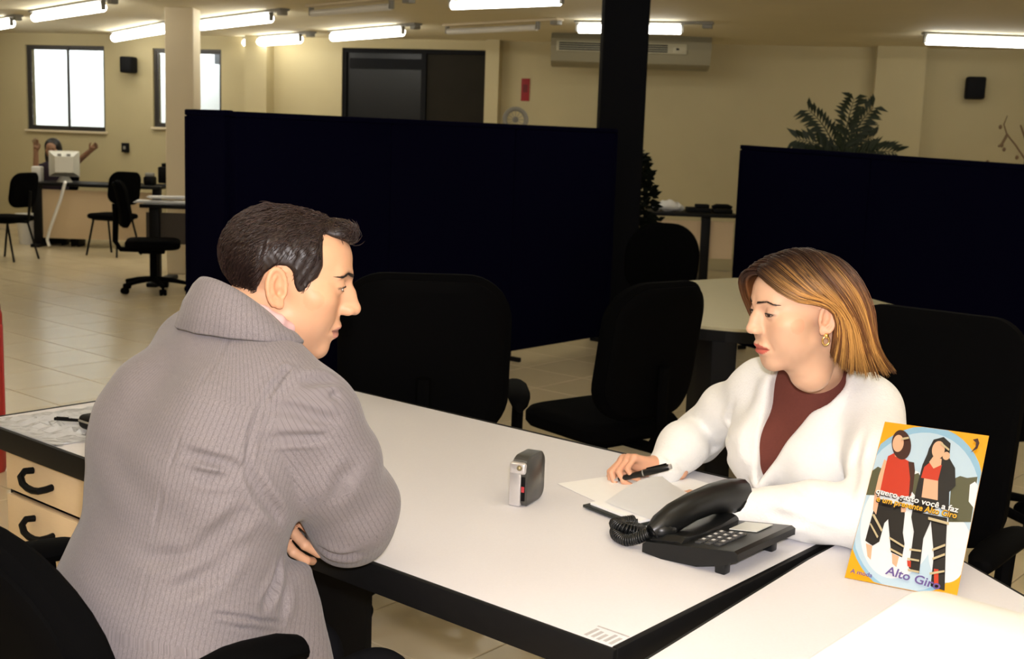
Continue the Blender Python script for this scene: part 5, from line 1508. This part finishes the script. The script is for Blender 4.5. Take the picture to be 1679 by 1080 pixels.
def suit_mat():
    m = bpy.data.materials.new('grey_striped_suiting'); m.use_nodes = True; nt = m.node_tree; b = nt.nodes['Principled BSDF']
    b.inputs['Roughness'].default_value = .85; b.inputs['Specular IOR Level'].default_value = .15; b.inputs['Sheen Weight'].default_value = .15
    a = nt.nodes.new('ShaderNodeAttribute'); a.attribute_name = 'cloth'
    def noise(scale, det=3):
        mp = nt.nodes.new('ShaderNodeMapping'); mp.inputs['Scale'].default_value = scale
        n = nt.nodes.new('ShaderNodeTexNoise'); n.inputs['Scale'].default_value = 1; n.inputs['Detail'].default_value = det
        nt.links.new(a.outputs['Vector'], mp.inputs['Vector']); nt.links.new(mp.outputs['Vector'], n.inputs['Vector']); return n
    n1 = noise((1500, 170, 1), 2); n2 = noise((900, 700, 1), 2)
    w_ = nt.nodes.new('ShaderNodeTexWave'); w_.wave_type = 'BANDS'; w_.bands_direction = 'X'; w_.inputs['Scale'].default_value = 40; w_.inputs['Distortion'].default_value = .0
    nt.links.new(a.outputs['Vector'], w_.inputs['Vector'])
    def ramp(src, c0, c1, p0, p1):
        r = nt.nodes.new('ShaderNodeValToRGB'); r.color_ramp.elements[0].position = p0; r.color_ramp.elements[1].position = p1
        r.color_ramp.elements[0].color = (*c0, 1); r.color_ramp.elements[1].color = (*c1, 1); nt.links.new(src, r.inputs[0]); return r
    base = ramp(n1.outputs['Fac'], (.160, .143, .150), (.220, .198, .208), .32, .68)
    st = ramp(w_.outputs['Fac'], (.55, .53, .53), (1, 1, 1), .0, .22)
    mx = nt.nodes.new('ShaderNodeMix'); mx.data_type = 'RGBA'; mx.blend_type = 'MULTIPLY'; mx.inputs[0].default_value = .42
    nt.links.new(base.outputs[0], mx.inputs[6]); nt.links.new(st.outputs[0], mx.inputs[7])
    sp = ramp(n2.outputs['Fac'], (.72, .72, .72), (1.15, 1.15, 1.15), .3, .7)
    m2 = nt.nodes.new('ShaderNodeMix'); m2.data_type = 'RGBA'; m2.blend_type = 'MULTIPLY'; m2.inputs[0].default_value = .8
    nt.links.new(mx.outputs[2], m2.inputs[6]); nt.links.new(sp.outputs[0], m2.inputs[7]); nt.links.new(m2.outputs[2], b.inputs['Base Color'])
    bp = nt.nodes.new('ShaderNodeBump'); bp.inputs['Strength'].default_value = .15; bp.inputs['Distance'].default_value = .001
    nt.links.new(n1.outputs['Fac'], bp.inputs['Height']); nt.links.new(bp.outputs['Normal'], b.inputs['Normal'])
    return m
M_suit = suit_mat()
jo = npmesh('jacket', jv, jf, M_suit, man, vecs=jc); local_parent(jo)
# turned-down jacket collar: a thick folded band round the neck
cb = MB(); rings = []
for q in np.linspace(-140, 140, 41):
    a_ = radians(q); back = cos(a_); side = sin(a_)
    ctr_ = nk - fV * .0 ; rad = lambda r: uR * (r * 1.08 * side) - fV * (r * back)
    zt_ = .052 * back - .010 * (1 - back) + .004; tpr = min(1, (140 - abs(q)) / 45 + .12)
    zb_ = -.020 - .012 * (1 - back)
    wv = .0015 * sin(q * .21)
    sect = [(.064, zt_ - .012), (.066, zt_ - .002), (.071, zt_ + .001), (.078, zt_ - .006), (.092, (zt_ + zb_) / 2 + .004), (.104 + wv, zb_), (.101 + wv, zb_ - .004), (.086, (zt_ + zb_) / 2 - .006), (.070, zt_ - .020)]
    rings.append([tuple(ctr_ + rad(r) + np.array((0, 0, z))) for r, z in [(.068 + (r_ - .068) * tpr, zt_ - .012 + (z_ - zt_ + .012) * tpr) for r_, z_ in sect]])
cb.loft(rings)
bmesh.ops.recalc_face_normals(cb.bm, faces=cb.bm.faces)
me = bpy.data.meshes.new('collar'); cb.bm.to_mesh(me); cb.bm.free()
cvv = np.array([v.co[:] for v in me.vertices]); at = me.attributes.new('cloth', 'FLOAT_VECTOR', 'POINT')
rel = cvv - nk; at.data.foreach_set('vector', np.stack([np.arctan2(rel @ uR, -(rel @ fV)) * .1 + 7, rel[:, 2], rel[:, 2] * 0], 1).astype(np.float32).ravel())
me.materials.append(M_suit); me.shade_smooth()
co_ = bpy.data.objects.new('jacket_collar', me); COL.objects.link(co_); co_.parent = jo
# shirt collar
sc = S(); scp = []
for q in np.linspace(-165, 165, 15):
    a_ = radians(q); back = cos(a_)
    scp.append(nk + uR * (.066 * sin(a_)) - fV * (.062 * back) + fV * .004 + np.array((0, 0, .030 * back - .006 * (1 - back))))
sc.chain(scp, [.010] * 15, k=.006)
cv, cf = surface(sc, *bounds(scp, .03), .004)
oo = npmesh('shirt_collar', cv, cf, mat('pink_shirt', (.62, .40, .40), .8), man); local_parent(oo)
cu_ = S(); dl = unit(fing - lwr); cu_.cap(lwr - dl * .05, lwr - dl * .002, .036, .036, k=0)
cu_.cap(lwr - dl * .03, lwr + dl * .06, .030, .030, k=.002, op='s')
cv, cf = surface(cu_, *bounds([lwr], .1), .004); oo = npmesh('shirt_cuff', cv, cf, mat('pink_shirt', (1, 1, 1)), man); local_parent(oo)
def trousers(name, parent, hipL, hipR, kneeL, kneeR, ankL, ankR, rh, rk, ra, m):
    t_ = S(); t_.chain([hipL, kneeL, ankL], [rh, rk, ra], k=.03); t_.chain([hipR, kneeR, ankR], [rh, rk, ra], k=.03)
    t_.cap(hipL, hipR, rh * 1.1, rh * 1.1, k=.05); t_.cap((hipL + hipR) / 2 + np.array((0, 0, .04)), (hipL + hipR) / 2 + np.array((0, 0, .16)), rh * 1.25, rh * 1.2, k=.06)
    v_, f_ = surface(t_, *bounds([hipL, hipR, kneeL, kneeR, ankL, ankR], .14), .009)
    o = npmesh(name, v_, f_, m, parent); local_parent(o); return o
def shoe(parent, ank, fwd, m):
    s_ = S(); f = unit(fwd); a = np.array((ank[0], ank[1], 0)); up = np.array((0, 0, 1.))
    s_.cap(a - f * .05 + up * .04, a + f * .04 + up * .038, .036, .038, k=0); s_.cap(a + f * .04 + up * .034, a + f * .16 + up * .026, .036, .026, k=.03); s_.cap(a + up * .05, a + up * .10, .034, .036, k=.02)
    s_.add(lambda p: .002 - p[:, 2], a, 1, .004, 'i')
    v_, f_ = surface(s_, *bounds([a, a + f * .17 + up * .12], .08), .006); o = npmesh('shoe', v_, f_, m, parent); local_parent(o)
M_trs = mat('black_trousers', (.008, .008, .010), .9, spec=.1)
trousers('trousers', man, Dn(-.70, -.38, .535), Dn(-.50, -.38, .535), Dn(-.70, .03, .50), Dn(-.51, .03, .50), Dn(-.70, .08, .10), Dn(-.48, .08, .10), .082, .066, .048, M_trs)
for u_ in (-.70, -.48): shoe(man, Dn(u_, .08, 0), fV, M_black)

# ================================================================== the woman in white
wom = thing('person', 'woman with golden bobbed hair in a white jacket, writing at the desk', 'person', D(-.16, 1.10))
PW_ = dict(fem=1, nose=.75, tipup=3.0, open=0.0, lid=.66, ear=.98, brow=(.030, .016, .010))
wh = head_sdf(PW_)
wo = Pn(1312, 509, 2.235)
WF = head_frame(wo, (-.965 * cos(radians(7)), -.26 * cos(radians(7)), -sin(radians(7))), .965, roll=radians(-1))
wnb = Dn(-.150, .885, .988)
wb = S().sub(wh, WF, wo, .165, 0)
wb.cap(WF.to_world((0, -.026, -.05)), wnb, .047, .052, k=.018)
wb.cap(WF.to_world((0, .006, -.078)), WF.to_world((0, -.015, -.12)), .034, .040, k=.028)
skin_w = (.66, .40, .265)
Rs, Ls = Dn(-.285, .90, .945), Dn(-.035, .885, .945)
Re, Le = Dn(-.465, .965, .800), Dn(.085, .68, .800)
pen_tip = Pn(1003, 788, 2.475); pen_end = Pn(1098, 765, 2.43)
Rw = Pn(1083, 764, 2.515); Lw = Pn(1185, 836, 2.22)
tr = wb
tr.ecap(Dn(-.16, 1.08, .52), Dn(-.16, .99, .72), .13, .10, .12, .08, uR); tr.ecap(Dn(-.16, .99, .72), Dn(-.155, .915, .90), .12, .08, .12, .075, uR)
tr.chain([Rs, Dn(-.155, .90, .96), Ls], [.036, .04, .036], k=.03); tr.cap(wnb, Dn(-.155, .91, .9), .05, .06, k=.03)
tr.chain([Rs, Re, Rw], [.034, .029, .022], k=.02); tr.chain([Ls, Le, Lw], [.034, .029, .022], k=.02)
# writing hand: the pen lies between thumb and first two fingers
hdR = wb; kn = Pn(1036, 757, 2.50)
dR = unit(kn - Rw + np.array((0, 0, .004))); nR = unit(-uR * .35 + np.array((0, 0, 1.0)) + fV * .25)
add_hand(hdR, Rw, dR, nR, 1, [(52, 48, 28), (56, 58, 34), (60, 66, 40), (62, 68, 40)], k=.88, spread=3, thumb_curl=(20, 30), thumb_open=30)
hdR.cap(Rw - dR * .04, Rw, .023, .023, k=.02)
hdL = wb; fingL = Pn(1098, 806, 2.335); dL = unit(fingL - Lw); nL = unit(np.array((0, 0, 1.)) - fV * .15)
add_hand(hdL, Lw, dL, nL, 1, [(8, 14, 8), (12, 18, 10), (16, 22, 12), (20, 24, 12)], k=.88, spread=9, thumb_curl=(5, 5), thumb_open=38)
hdL.cap(Lw - dL * .04, Lw, .023, .023, k=.02)
hv, hf = surface(wb, *bounds([Rs, Ls, Re, Le, Rw, Rw + dR * .12, Lw, Lw + dL * .2, Dn(-.16, 1.08, .45), wo + .15, wo - .15], .13), .0024)
hv = relax(hv, hf, 1, .35)
WL = WF.to_local(hv); inh = (np.abs(WL) < .14).all(1)
hc = np.tile(np.array(skin_w), (len(hv), 1)); hc[inh] = skin_tone(WL[inh], skin_w, PW_, (.50, .085, .065))
for c_, r_ in ((Rw + dR * .06, .13), (Lw + dL * .08, .15)): hc[np.linalg.norm(hv - c_, axis=1) < r_] *= np.array((1, .87, .82))
npmesh('body', hv, hf, M_skin, wom, cols=hc)
lashes(WF, wh, wom, PW_)
eyes(WF, wom, unit((-.84, -.30, -.42))); brow_hairs(WF, wh, wom, PW_, 90)

# brown high-neck top under the jacket
T_ = S()
T_.ecap(Dn(-.165, 1.06, .52), Dn(-.165, .975, .72), .155, .115, .150, .105, uR, k=0)
T_.ecap(Dn(-.165, .975, .72), Dn(-.16, .915, .86), .150, .105, .150, .108, uR, k=.04)
T_.ecap(Dn(-.16, .915, .86), Dn(-.155, .895, .955), .150, .105, .11, .07, uR, k=.04)
T_.ell(Dn(-.215, .825, .845), (.062, .055, .062), .04); T_.ell(Dn(-.105, .825, .845), (.062, .055, .062), .04)
T_.cap(Dn(-.152, .885, .95), Dn(-.150, .880, 1.003), .066, .056, k=.04)
T_.add(lambda p: p[:, 2] - 1.022 + .12 * ((p - wnb) @ fV), wnb, .3, .006, 'i')
v_, f_ = surface(T_, *bounds([Dn(-.33, .75, .5), Dn(.0, 1.2, .5), Dn(-.15, .9, 1.05), Dn(0, .75, .5), Dn(-.33, 1.2, .5)], .02), .005)
npmesh('top', v_, f_, mat('brown_knit_top', (.135, .040, .030), .85, spec=.15, bump=.3, bscale=900, noise=.1, scale=200), wom)

# white jacket, open to a V
Wj = S()
Wj.ecap(Dn(-.165, 1.07, .52), Dn(-.165, .975, .72), .185, .140, .172, .125, uR, k=0)
Wj.ecap(Dn(-.165, .975, .72), Dn(-.16, .915, .86), .172, .125, .168, .125, uR, k=.05)
Wj.ecap(Dn(-.16, .915, .86), Dn(-.155, .895, .955), .168, .122, .128, .085, uR, k=.05)
Wj.ell(Dn(-.225, .822, .840), (.072, .062, .075), .05); Wj.ell(Dn(-.095, .822, .840), (.072, .062, .075), .05)
Wj.chain([Rs + np.array((0, 0, .006)), Dn(-.155, .905, .975), Ls + np.array((0, 0, .006))], [.056, .054, .056], k=.045)
Wj.cap(Dn(-.20, .895, .985), Dn(-.27, .90, .955), .05, .048, k=.03); Wj.cap(Dn(-.11, .895, .985), Dn(-.05, .89, .955), .05, .048, k=.03)
RSL = [Rs, Dn(-.385, .94, .878), Re, Dn(-.44, .86, .800), Rw - dR * .012]
LSL = [Ls, Dn(.035, .79, .875), Le, Dn(-.03, .655, .795), Lw - dL * .012]
Wj.chain(RSL, [.056, .055, .053, .050, .040], k=.025); Wj.chain(LSL, [.060, .061, .058, .052, .042], k=.025)
wn_ = Dn(-.152, .882, 1.0)
def rim(q, r, up, lo): a_ = radians(q); b_ = cos(a_); return wn_ + uR * (r * 1.12 * sin(a_)) + fV * (r * b_) + np.array((0, 0, up * b_ - lo * (1 - b_)))
cpts = [rim(q, .078, .016, .012) for q in np.linspace(-128, 128, 13)]
Wj.chain(cpts, [.020] * 13, k=.016)
# lapel rolls running down to the closing point
apex = Dn(-.200, .775, .790)
for sg in (-1, 1):
    top_ = rim(128 * sg, .078, .016, .012); mid = (top_ * .5 + apex * .5) + uR * (.026 * sg) - fV * .012
    Wj.chain([top_, mid, apex - fV * .006], [.021, .019, .013], k=.016)
# cut the neck hole and the V
Wj.cap(Dn(-.152, .885, .93), WF.to_world((0, -.03, -.03)), .058, .062, k=.010, op='s')
zc0, zc1 = apex[2], 1.01
def vcut(p):
    q = p - apex; z = q[:, 2]; lat = q @ uR; fr_ = q @ fV
    f = np.clip(z / (zc1 - zc0), -1, 1.4)
    ctr_ = .048 * f
    hw = .068 * f
    return np.maximum(np.maximum(np.abs(lat - ctr_) - hw, fr_ - .105), -z).astype(np.float32)
Wj.add(vcut, apex + np.array((0, 0, .12)), .25, .010, 's')
W0 = S(); W0.ops = list(Wj.ops)
fold(Wj, W0, [(1208, 652), (1196, 690), (1204, 735)], .006, .008)
fold(Wj, W0, [(1150, 715), (1170, 735), (1205, 742)], .005, .010); fold(Wj, W0, [(1085, 740), (1105, 760), (1130, 768)], .004, .008)
fold(Wj, W0, [(1330, 845), (1300, 852), (1255, 840)], .006, .009); fold(Wj, W0, [(1380, 852), (1345, 838), (1300, 830)], .006, .008)
fold(Wj, W0, [(1300, 790), (1330, 820), (1370, 835)], .005, .010); fold(Wj, W0, [(1420, 700), (1400, 760), (1396, 830)], .006, .010); fold(Wj, W0, [(1235, 680), (1228, 740), (1240, 800)], .004, .010)
Wj.disp(lambda p, d: d + .0016 * np.sin(p[:, 0] * 43 + p[:, 2] * 31) * np.sin(p[:, 1] * 37 - p[:, 2] * 29))
Wj.add(lambda p: .50 - p[:, 2], Dn(-.16, 1.0, .5), 2.0, .01, 'i')
v_, f_ = surface(Wj, *bounds([Rs, Ls, Re, Le, Rw, Lw, Dn(-.36, 1.22, .5), Dn(.03, 1.22, .5), wn_ + np.array((0, 0, .04)), Dn(-.16, .73, .8)], .075), .0042)
npmesh('jacket', v_, f_, mat('white_soft_jacket', (.80, .80, .785), .95, spec=.05, bump=.5, bscale=260, noise=.03, scale=120, sheen=.3), wom)
# zip pull and pin of the closing
trousers('trousers', wom, Dn(-.08, 1.08, .54), Dn(-.24, 1.08, .54), Dn(-.07, .70, .53), Dn(-.25, .70, .53), Dn(-.07, .66, .09), Dn(-.25, .66, .09), .078, .060, .042, mat('maroon_trousers', (.07, .010, .012), .8))
for u_ in (-.07, -.25): shoe(wom, Dn(u_, .66, 0), -fV, M_black)

# pen in her hand
dP = unit(pen_end - pen_tip); penl = np.linalg.norm(pen_end - pen_tip)
pen = thing('marker_pen', 'thick black pen held in the woman\'s right hand', 'pen', pen_tip)
loc = lambda t: tuple(dP * penl * t)
MB().tube([loc(t) for t in (.12, .14, .55, .56, .96, 1.0)], [.0045, .0058, .0066, .0074, .0072, .005], 12).build('barrel', M_ph, pen, angle=50)
MB().tube([loc(t) for t in (.0, .03, .12)], [.0008, .0022, .0045], 10).build('tip', M_silver, pen)
MB().tube([loc(t) for t in (.545, .565)], [.0078, .0078], 12).build('band', M_grey, pen)
cl_ = np.array((0, 0, .0085)); MB().tube([tuple(dP * penl * t + cl_) for t in (.6, .94)], .0014, 6).build('clip', M_black, pen)
MB().tube([loc(t) for t in (.985, 1.03)], [.0055, .0055], 10).build('end_cap', M_silver, pen)

# earring
e0 = WF.to_world((-.0815, -.009, -.034))
MB_e = MB(); MB_e.sph((0, 0, -.004), .0048, 12); MB_e.tube([(.008 * cos(a) * .75, 0, -.013 + .008 * sin(a)) for a in [2 * pi * k / 20 for k in range(20)]], .0019, 6, closed=True)
eo = MB_e.build('earring', M_gold, wom, angle=180); eo.matrix_parent_inverse = Matrix.Translation(-Vector(wom.location)); eo.location = e0
e1 = WF.to_world((.0815, -.009, -.034)); eo2 = eo.copy(); COL.objects.link(eo2); eo2.location = e1

# ---------------------------------------------------------------- bobbed hair: guide locks over the skull, strands between them
def cr(P, t):
    P = np.asarray(P, float); n = len(P) - 1; x = np.clip(t, 0, 1) * n; i = np.minimum(x.astype(int), n - 1); f = (x - i)[:, None]
    g = lambda k: P[np.clip(i + k, 0, n)]
    p0, p1, p2, p3 = g(-1), g(0), g(1), g(2)
    return .5 * ((2 * p1) + (p2 - p0) * f + (2 * p0 - 5 * p1 + 4 * p2 - p3) * f ** 2 + (3 * p1 - p0 - 3 * p2 + p3) * f ** 3)
# near side (her left, x < 0): swept off the brow, over the ear's top and behind it
GL = [
 [(3, 84, 83), (-22, 88, 77), (-50, 70, 52), (-71, 40, 31), (-82, 6, 22), (-88, -22, 4), (-86, -26, -36), (-80, -20, -84)],
 [(3, 70, 95), (-26, 72, 92), (-57, 54, 67), (-78, 28, 43), (-89, -6, 28), (-95, -30, 0), (-94, -36, -46), (-88, -32, -100)],
 [(3, 45, 108), (-34, 45, 103), (-67, 31, 76), (-86, 9, 46), (-97, -18, 22), (-101, -40, -12), (-101, -48, -60), (-97, -50, -112)],
 [(3, 12, 115), (-38, 8, 109), (-71, -4, 80), (-90, -24, 46), (-99, -42, 14), (-103, -58, -24), (-104, -68, -72), (-105, -80, -120)],
 [(3, -24, 113), (-34, -36, 106), (-63, -50, 80), (-81, -68, 46), (-90, -82, 8), (-93, -90, -32), (-95, -102, -78), (-101, -124, -122)],
 [(2, -56, 100), (-24, -72, 90), (-43, -92, 64), (-54, -106, 28), (-60, -114, -8), (-62, -116, -46), (-66, -124, -84), (-72, -148, -120)],
 [(0, -74, 88), (-10, -90, 76), (-18, -106, 52), (-22, -117, 18), (-25, -122, -14), (-26, -123, -48), (-29, -131, -84), (-32, -154, -116)],
 [(0, -80, 82), (0, -96, 68), (0, -111, 44), (0, -120, 12), (0, -124, -18), (0, -125, -50), (0, -133, -86), (0, -155, -116)]]
# far side: the front lock falls forward beside the brow
GR = [[(-x, y, z) for x, y, z in g] for g in GL]
GR[0] = [(-3, 84, 84), (18, 98, 82), (44, 98, 66), (62, 88, 40), (72, 76, 14), (76, 66, -12), (76, 54, -40), (74, 44, -66)]
GR[1] = [(-3, 70, 95), (26, 82, 92), (56, 78, 68), (76, 62, 36), (84, 48, 6), (86, 38, -22), (85, 28, -56), (82, 18, -88)]
GR[2] = [(-3, 45, 107), (34, 50, 102), (66, 42, 76), (86, 26, 42), (93, 10, 6), (94, -2, -26), (93, -14, -62), (90, -26, -100)]
GR[3] = [(-3, 12, 114), (38, 12, 107), (70, 2, 79), (88, -12, 44), (96, -26, 10), (98, -38, -24), (97, -52, -66), (97, -68, -108)]
def guide(G, u):
    x = min(max(u, 0), 1) * (len(G) - 1); i = min(int(x), len(G) - 2); f = x - i; g = lambda k: np.array(G[min(max(k, 0), len(G) - 1)], float)
    p0, p1, p2, p3 = g(i - 1), g(i), g(i + 1), g(i + 2)
    return .5 * ((2 * p1) + (p2 - p0) * f + (2 * p0 - 5 * p1 + 4 * p2 - p3) * f ** 2 + (3 * p1 - p0 - 3 * p2 + p3) * f ** 3)
HT = np.linspace(0, 1, 15); cen = np.array((0, -12, 22.))
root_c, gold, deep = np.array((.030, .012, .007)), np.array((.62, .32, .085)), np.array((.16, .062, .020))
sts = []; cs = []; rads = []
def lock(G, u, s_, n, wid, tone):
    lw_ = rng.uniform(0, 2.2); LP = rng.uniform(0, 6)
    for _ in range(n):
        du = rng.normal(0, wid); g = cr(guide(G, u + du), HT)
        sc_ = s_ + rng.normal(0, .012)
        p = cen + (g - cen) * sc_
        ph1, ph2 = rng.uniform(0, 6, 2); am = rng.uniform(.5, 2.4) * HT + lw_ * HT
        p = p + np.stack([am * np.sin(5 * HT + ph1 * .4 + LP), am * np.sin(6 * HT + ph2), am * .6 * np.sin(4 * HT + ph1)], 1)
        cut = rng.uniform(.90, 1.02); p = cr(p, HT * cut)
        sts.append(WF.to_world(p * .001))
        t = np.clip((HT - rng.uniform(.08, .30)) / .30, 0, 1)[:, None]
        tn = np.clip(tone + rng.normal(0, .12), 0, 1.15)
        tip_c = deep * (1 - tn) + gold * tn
        if u < .2 and G is GR: tip_c = deep * .75  # far front locks: their shade is put into a darker hair colour
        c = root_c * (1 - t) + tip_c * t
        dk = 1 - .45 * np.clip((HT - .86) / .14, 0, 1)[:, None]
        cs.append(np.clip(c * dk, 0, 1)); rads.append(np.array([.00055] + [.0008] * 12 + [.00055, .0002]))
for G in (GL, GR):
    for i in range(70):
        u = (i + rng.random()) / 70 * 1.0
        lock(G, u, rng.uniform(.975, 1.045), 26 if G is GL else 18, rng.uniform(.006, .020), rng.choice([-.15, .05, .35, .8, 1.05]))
# cap beneath the strands so no scalp shows
caps = []
for G in (GL, GR):
    U = np.linspace(0, 1, 40); gridp = np.stack([WF.to_world((cen + (cr(guide(G, u), HT) - cen) * .955) * .001) for u in U])
    inn = np.stack([WF.to_world((cen + (cr(guide(G, u), HT) - cen) * .90) * .001) for u in U])
    a, b = gridp.shape[:2]; vv = np.concatenate([gridp.reshape(-1, 3), inn.reshape(-1, 3)]); id0 = np.arange(a * b).reshape(a, b); id1 = id0 + a * b
    ff = []
    for I, fl_ in ((id0, 0), (id1, 1)):
        q = np.stack([I[:-1, :-1], I[1:, :-1], I[1:, 1:], I[:-1, 1:]], -1).reshape(-1, 4); ff.append(q[:, ::-1] if fl_ else q)
    for e0_, e1_ in ((id0[0], id1[0]), (id0[-1], id1[-1])): ff.append(np.stack([e0_[:-1], e0_[1:], e1_[1:], e1_[:-1]], -1))
    for e0_, e1_ in ((id0[:, 0], id1[:, 0]), (id0[:, -1], id1[:, -1])): ff.append(np.stack([e0_[:-1], e0_[1:], e1_[1:], e1_[:-1]], -1))
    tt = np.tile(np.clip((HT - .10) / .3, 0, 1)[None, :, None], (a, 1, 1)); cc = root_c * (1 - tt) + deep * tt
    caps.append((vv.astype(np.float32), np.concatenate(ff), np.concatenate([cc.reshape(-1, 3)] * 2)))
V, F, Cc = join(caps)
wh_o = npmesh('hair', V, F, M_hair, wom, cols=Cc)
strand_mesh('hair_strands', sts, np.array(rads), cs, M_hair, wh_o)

# ================================================================== the far person with raised arms behind the cream monitor
fp = thing('person', 'dark-haired person with both arms raised behind the cream monitor on the far desk', 'person', (on(88, 14.95), 14.95, 0))
fo = np.array((on(88, 14.95), 14.95, 0.))
hc0 = fo + np.array((0, -.02, ony(88, 245, 14.93).z - .0))
b = S()
FF = head_frame(hc0, (.15, -.98, -.12), .98)
fh = head_sdf(dict(fem=1, nose=.9))
b.sub(fh, FF, hc0, .17, 0)
L = lambda px, py, Y: Pn(px, py, Y)
nb_ = hc0 + np.array((0, .03, -.17))
b.cap(hc0 + np.array((0, .02, -.06)), nb_, .05, .055, k=.02)
ls_, rs_ = hc0 + np.array((-.17, .03, -.24)), hc0 + np.array((.17, .03, -.24))
b.chain([ls_, nb_ + np.array((0, .01, -.06)), rs_], [.045, .05, .045], k=.04)
b.ecap(hc0 + np.array((0, .03, -.25)), hc0 + np.array((0, .06, -.62)), .14, .09, .14, .10, (1, 0, 0), k=.05)
for sg, el, hn in ((-1, L(59, 287, 14.75), L(59, 247, 14.7)), (1, L(124, 268, 14.7), L(149, 246, 14.6))):
    sh = ls_ if sg < 0 else rs_
    b.chain([sh, el, hn], [.042, .036, .028], k=.02)
    dh = unit(hn - el); add_hand(b, hn, dh, (0, .9, .2), sg, [(20, 25, 15)] * 4, k=.95)
v_, f_ = surface(b, *bounds([hc0, ls_, rs_, L(59, 287, 14.75), L(59, 230, 14.7), L(155, 232, 14.6), L(124, 268, 14.7), hc0 + np.array((0, .06, -.7))], .2), .006)
npmesh('body', v_, f_, M_skin, fp, cols=np.tile(np.array((.32, .17, .10)), (len(v_), 1)))
t_ = S(); t_.ecap(hc0 + np.array((0, .04, -.24)), hc0 + np.array((0, .07, -.66)), .165, .11, .165, .13, (1, 0, 0), k=0)
t_.chain([ls_, nb_ + np.array((0, .02, -.06)), rs_], [.055, .06, .055], k=.04)
for sh, el in ((ls_, L(59, 287, 14.75)), (rs_, L(124, 268, 14.7))): t_.cap(sh, sh + (el - sh) * .45, .056, .050, k=.02)
v_, f_ = surface(t_, *bounds([ls_, rs_, hc0 + np.array((0, .07, -.75))], .15), .01)
npmesh('shirt', v_, f_, mat('dark_purple_shirt', (.02, .010, .022), .9), fp)
h_ = S(); h_.ell(hc0 + np.array((0, .028, .04)), (.098, .105, .10), 0); h_.ell(hc0 + np.array((0, .05, -.08)), (.11, .07, .16), .04)
h_.ell(hc0 + np.array((0, -.09, -.02)), (.062, .08, .095), .02, 's')
v_, f_ = surface(h_, *bounds([hc0], .27), .008)
npmesh('hair', v_, f_, mat('black_hair', (.006, .004, .005), .5), fp)
trousers('trousers', fp, fo + np.array((-.1, .1, .5)), fo + np.array((.1, .1, .5)), fo + np.array((-.1, -.3, .5)), fo + np.array((.1, -.3, .5)), fo + np.array((-.1, -.32, .09)), fo + np.array((.1, -.32, .09)), .08, .06, .045, M_trs)
for sg in (-.1, .1): shoe(fp, fo + np.array((sg, -.32, 0)), (0, -1, 0), M_black)
side_chair('black chair under the far person with raised arms', (fo[0], fo[1] + .08, 0), pi)
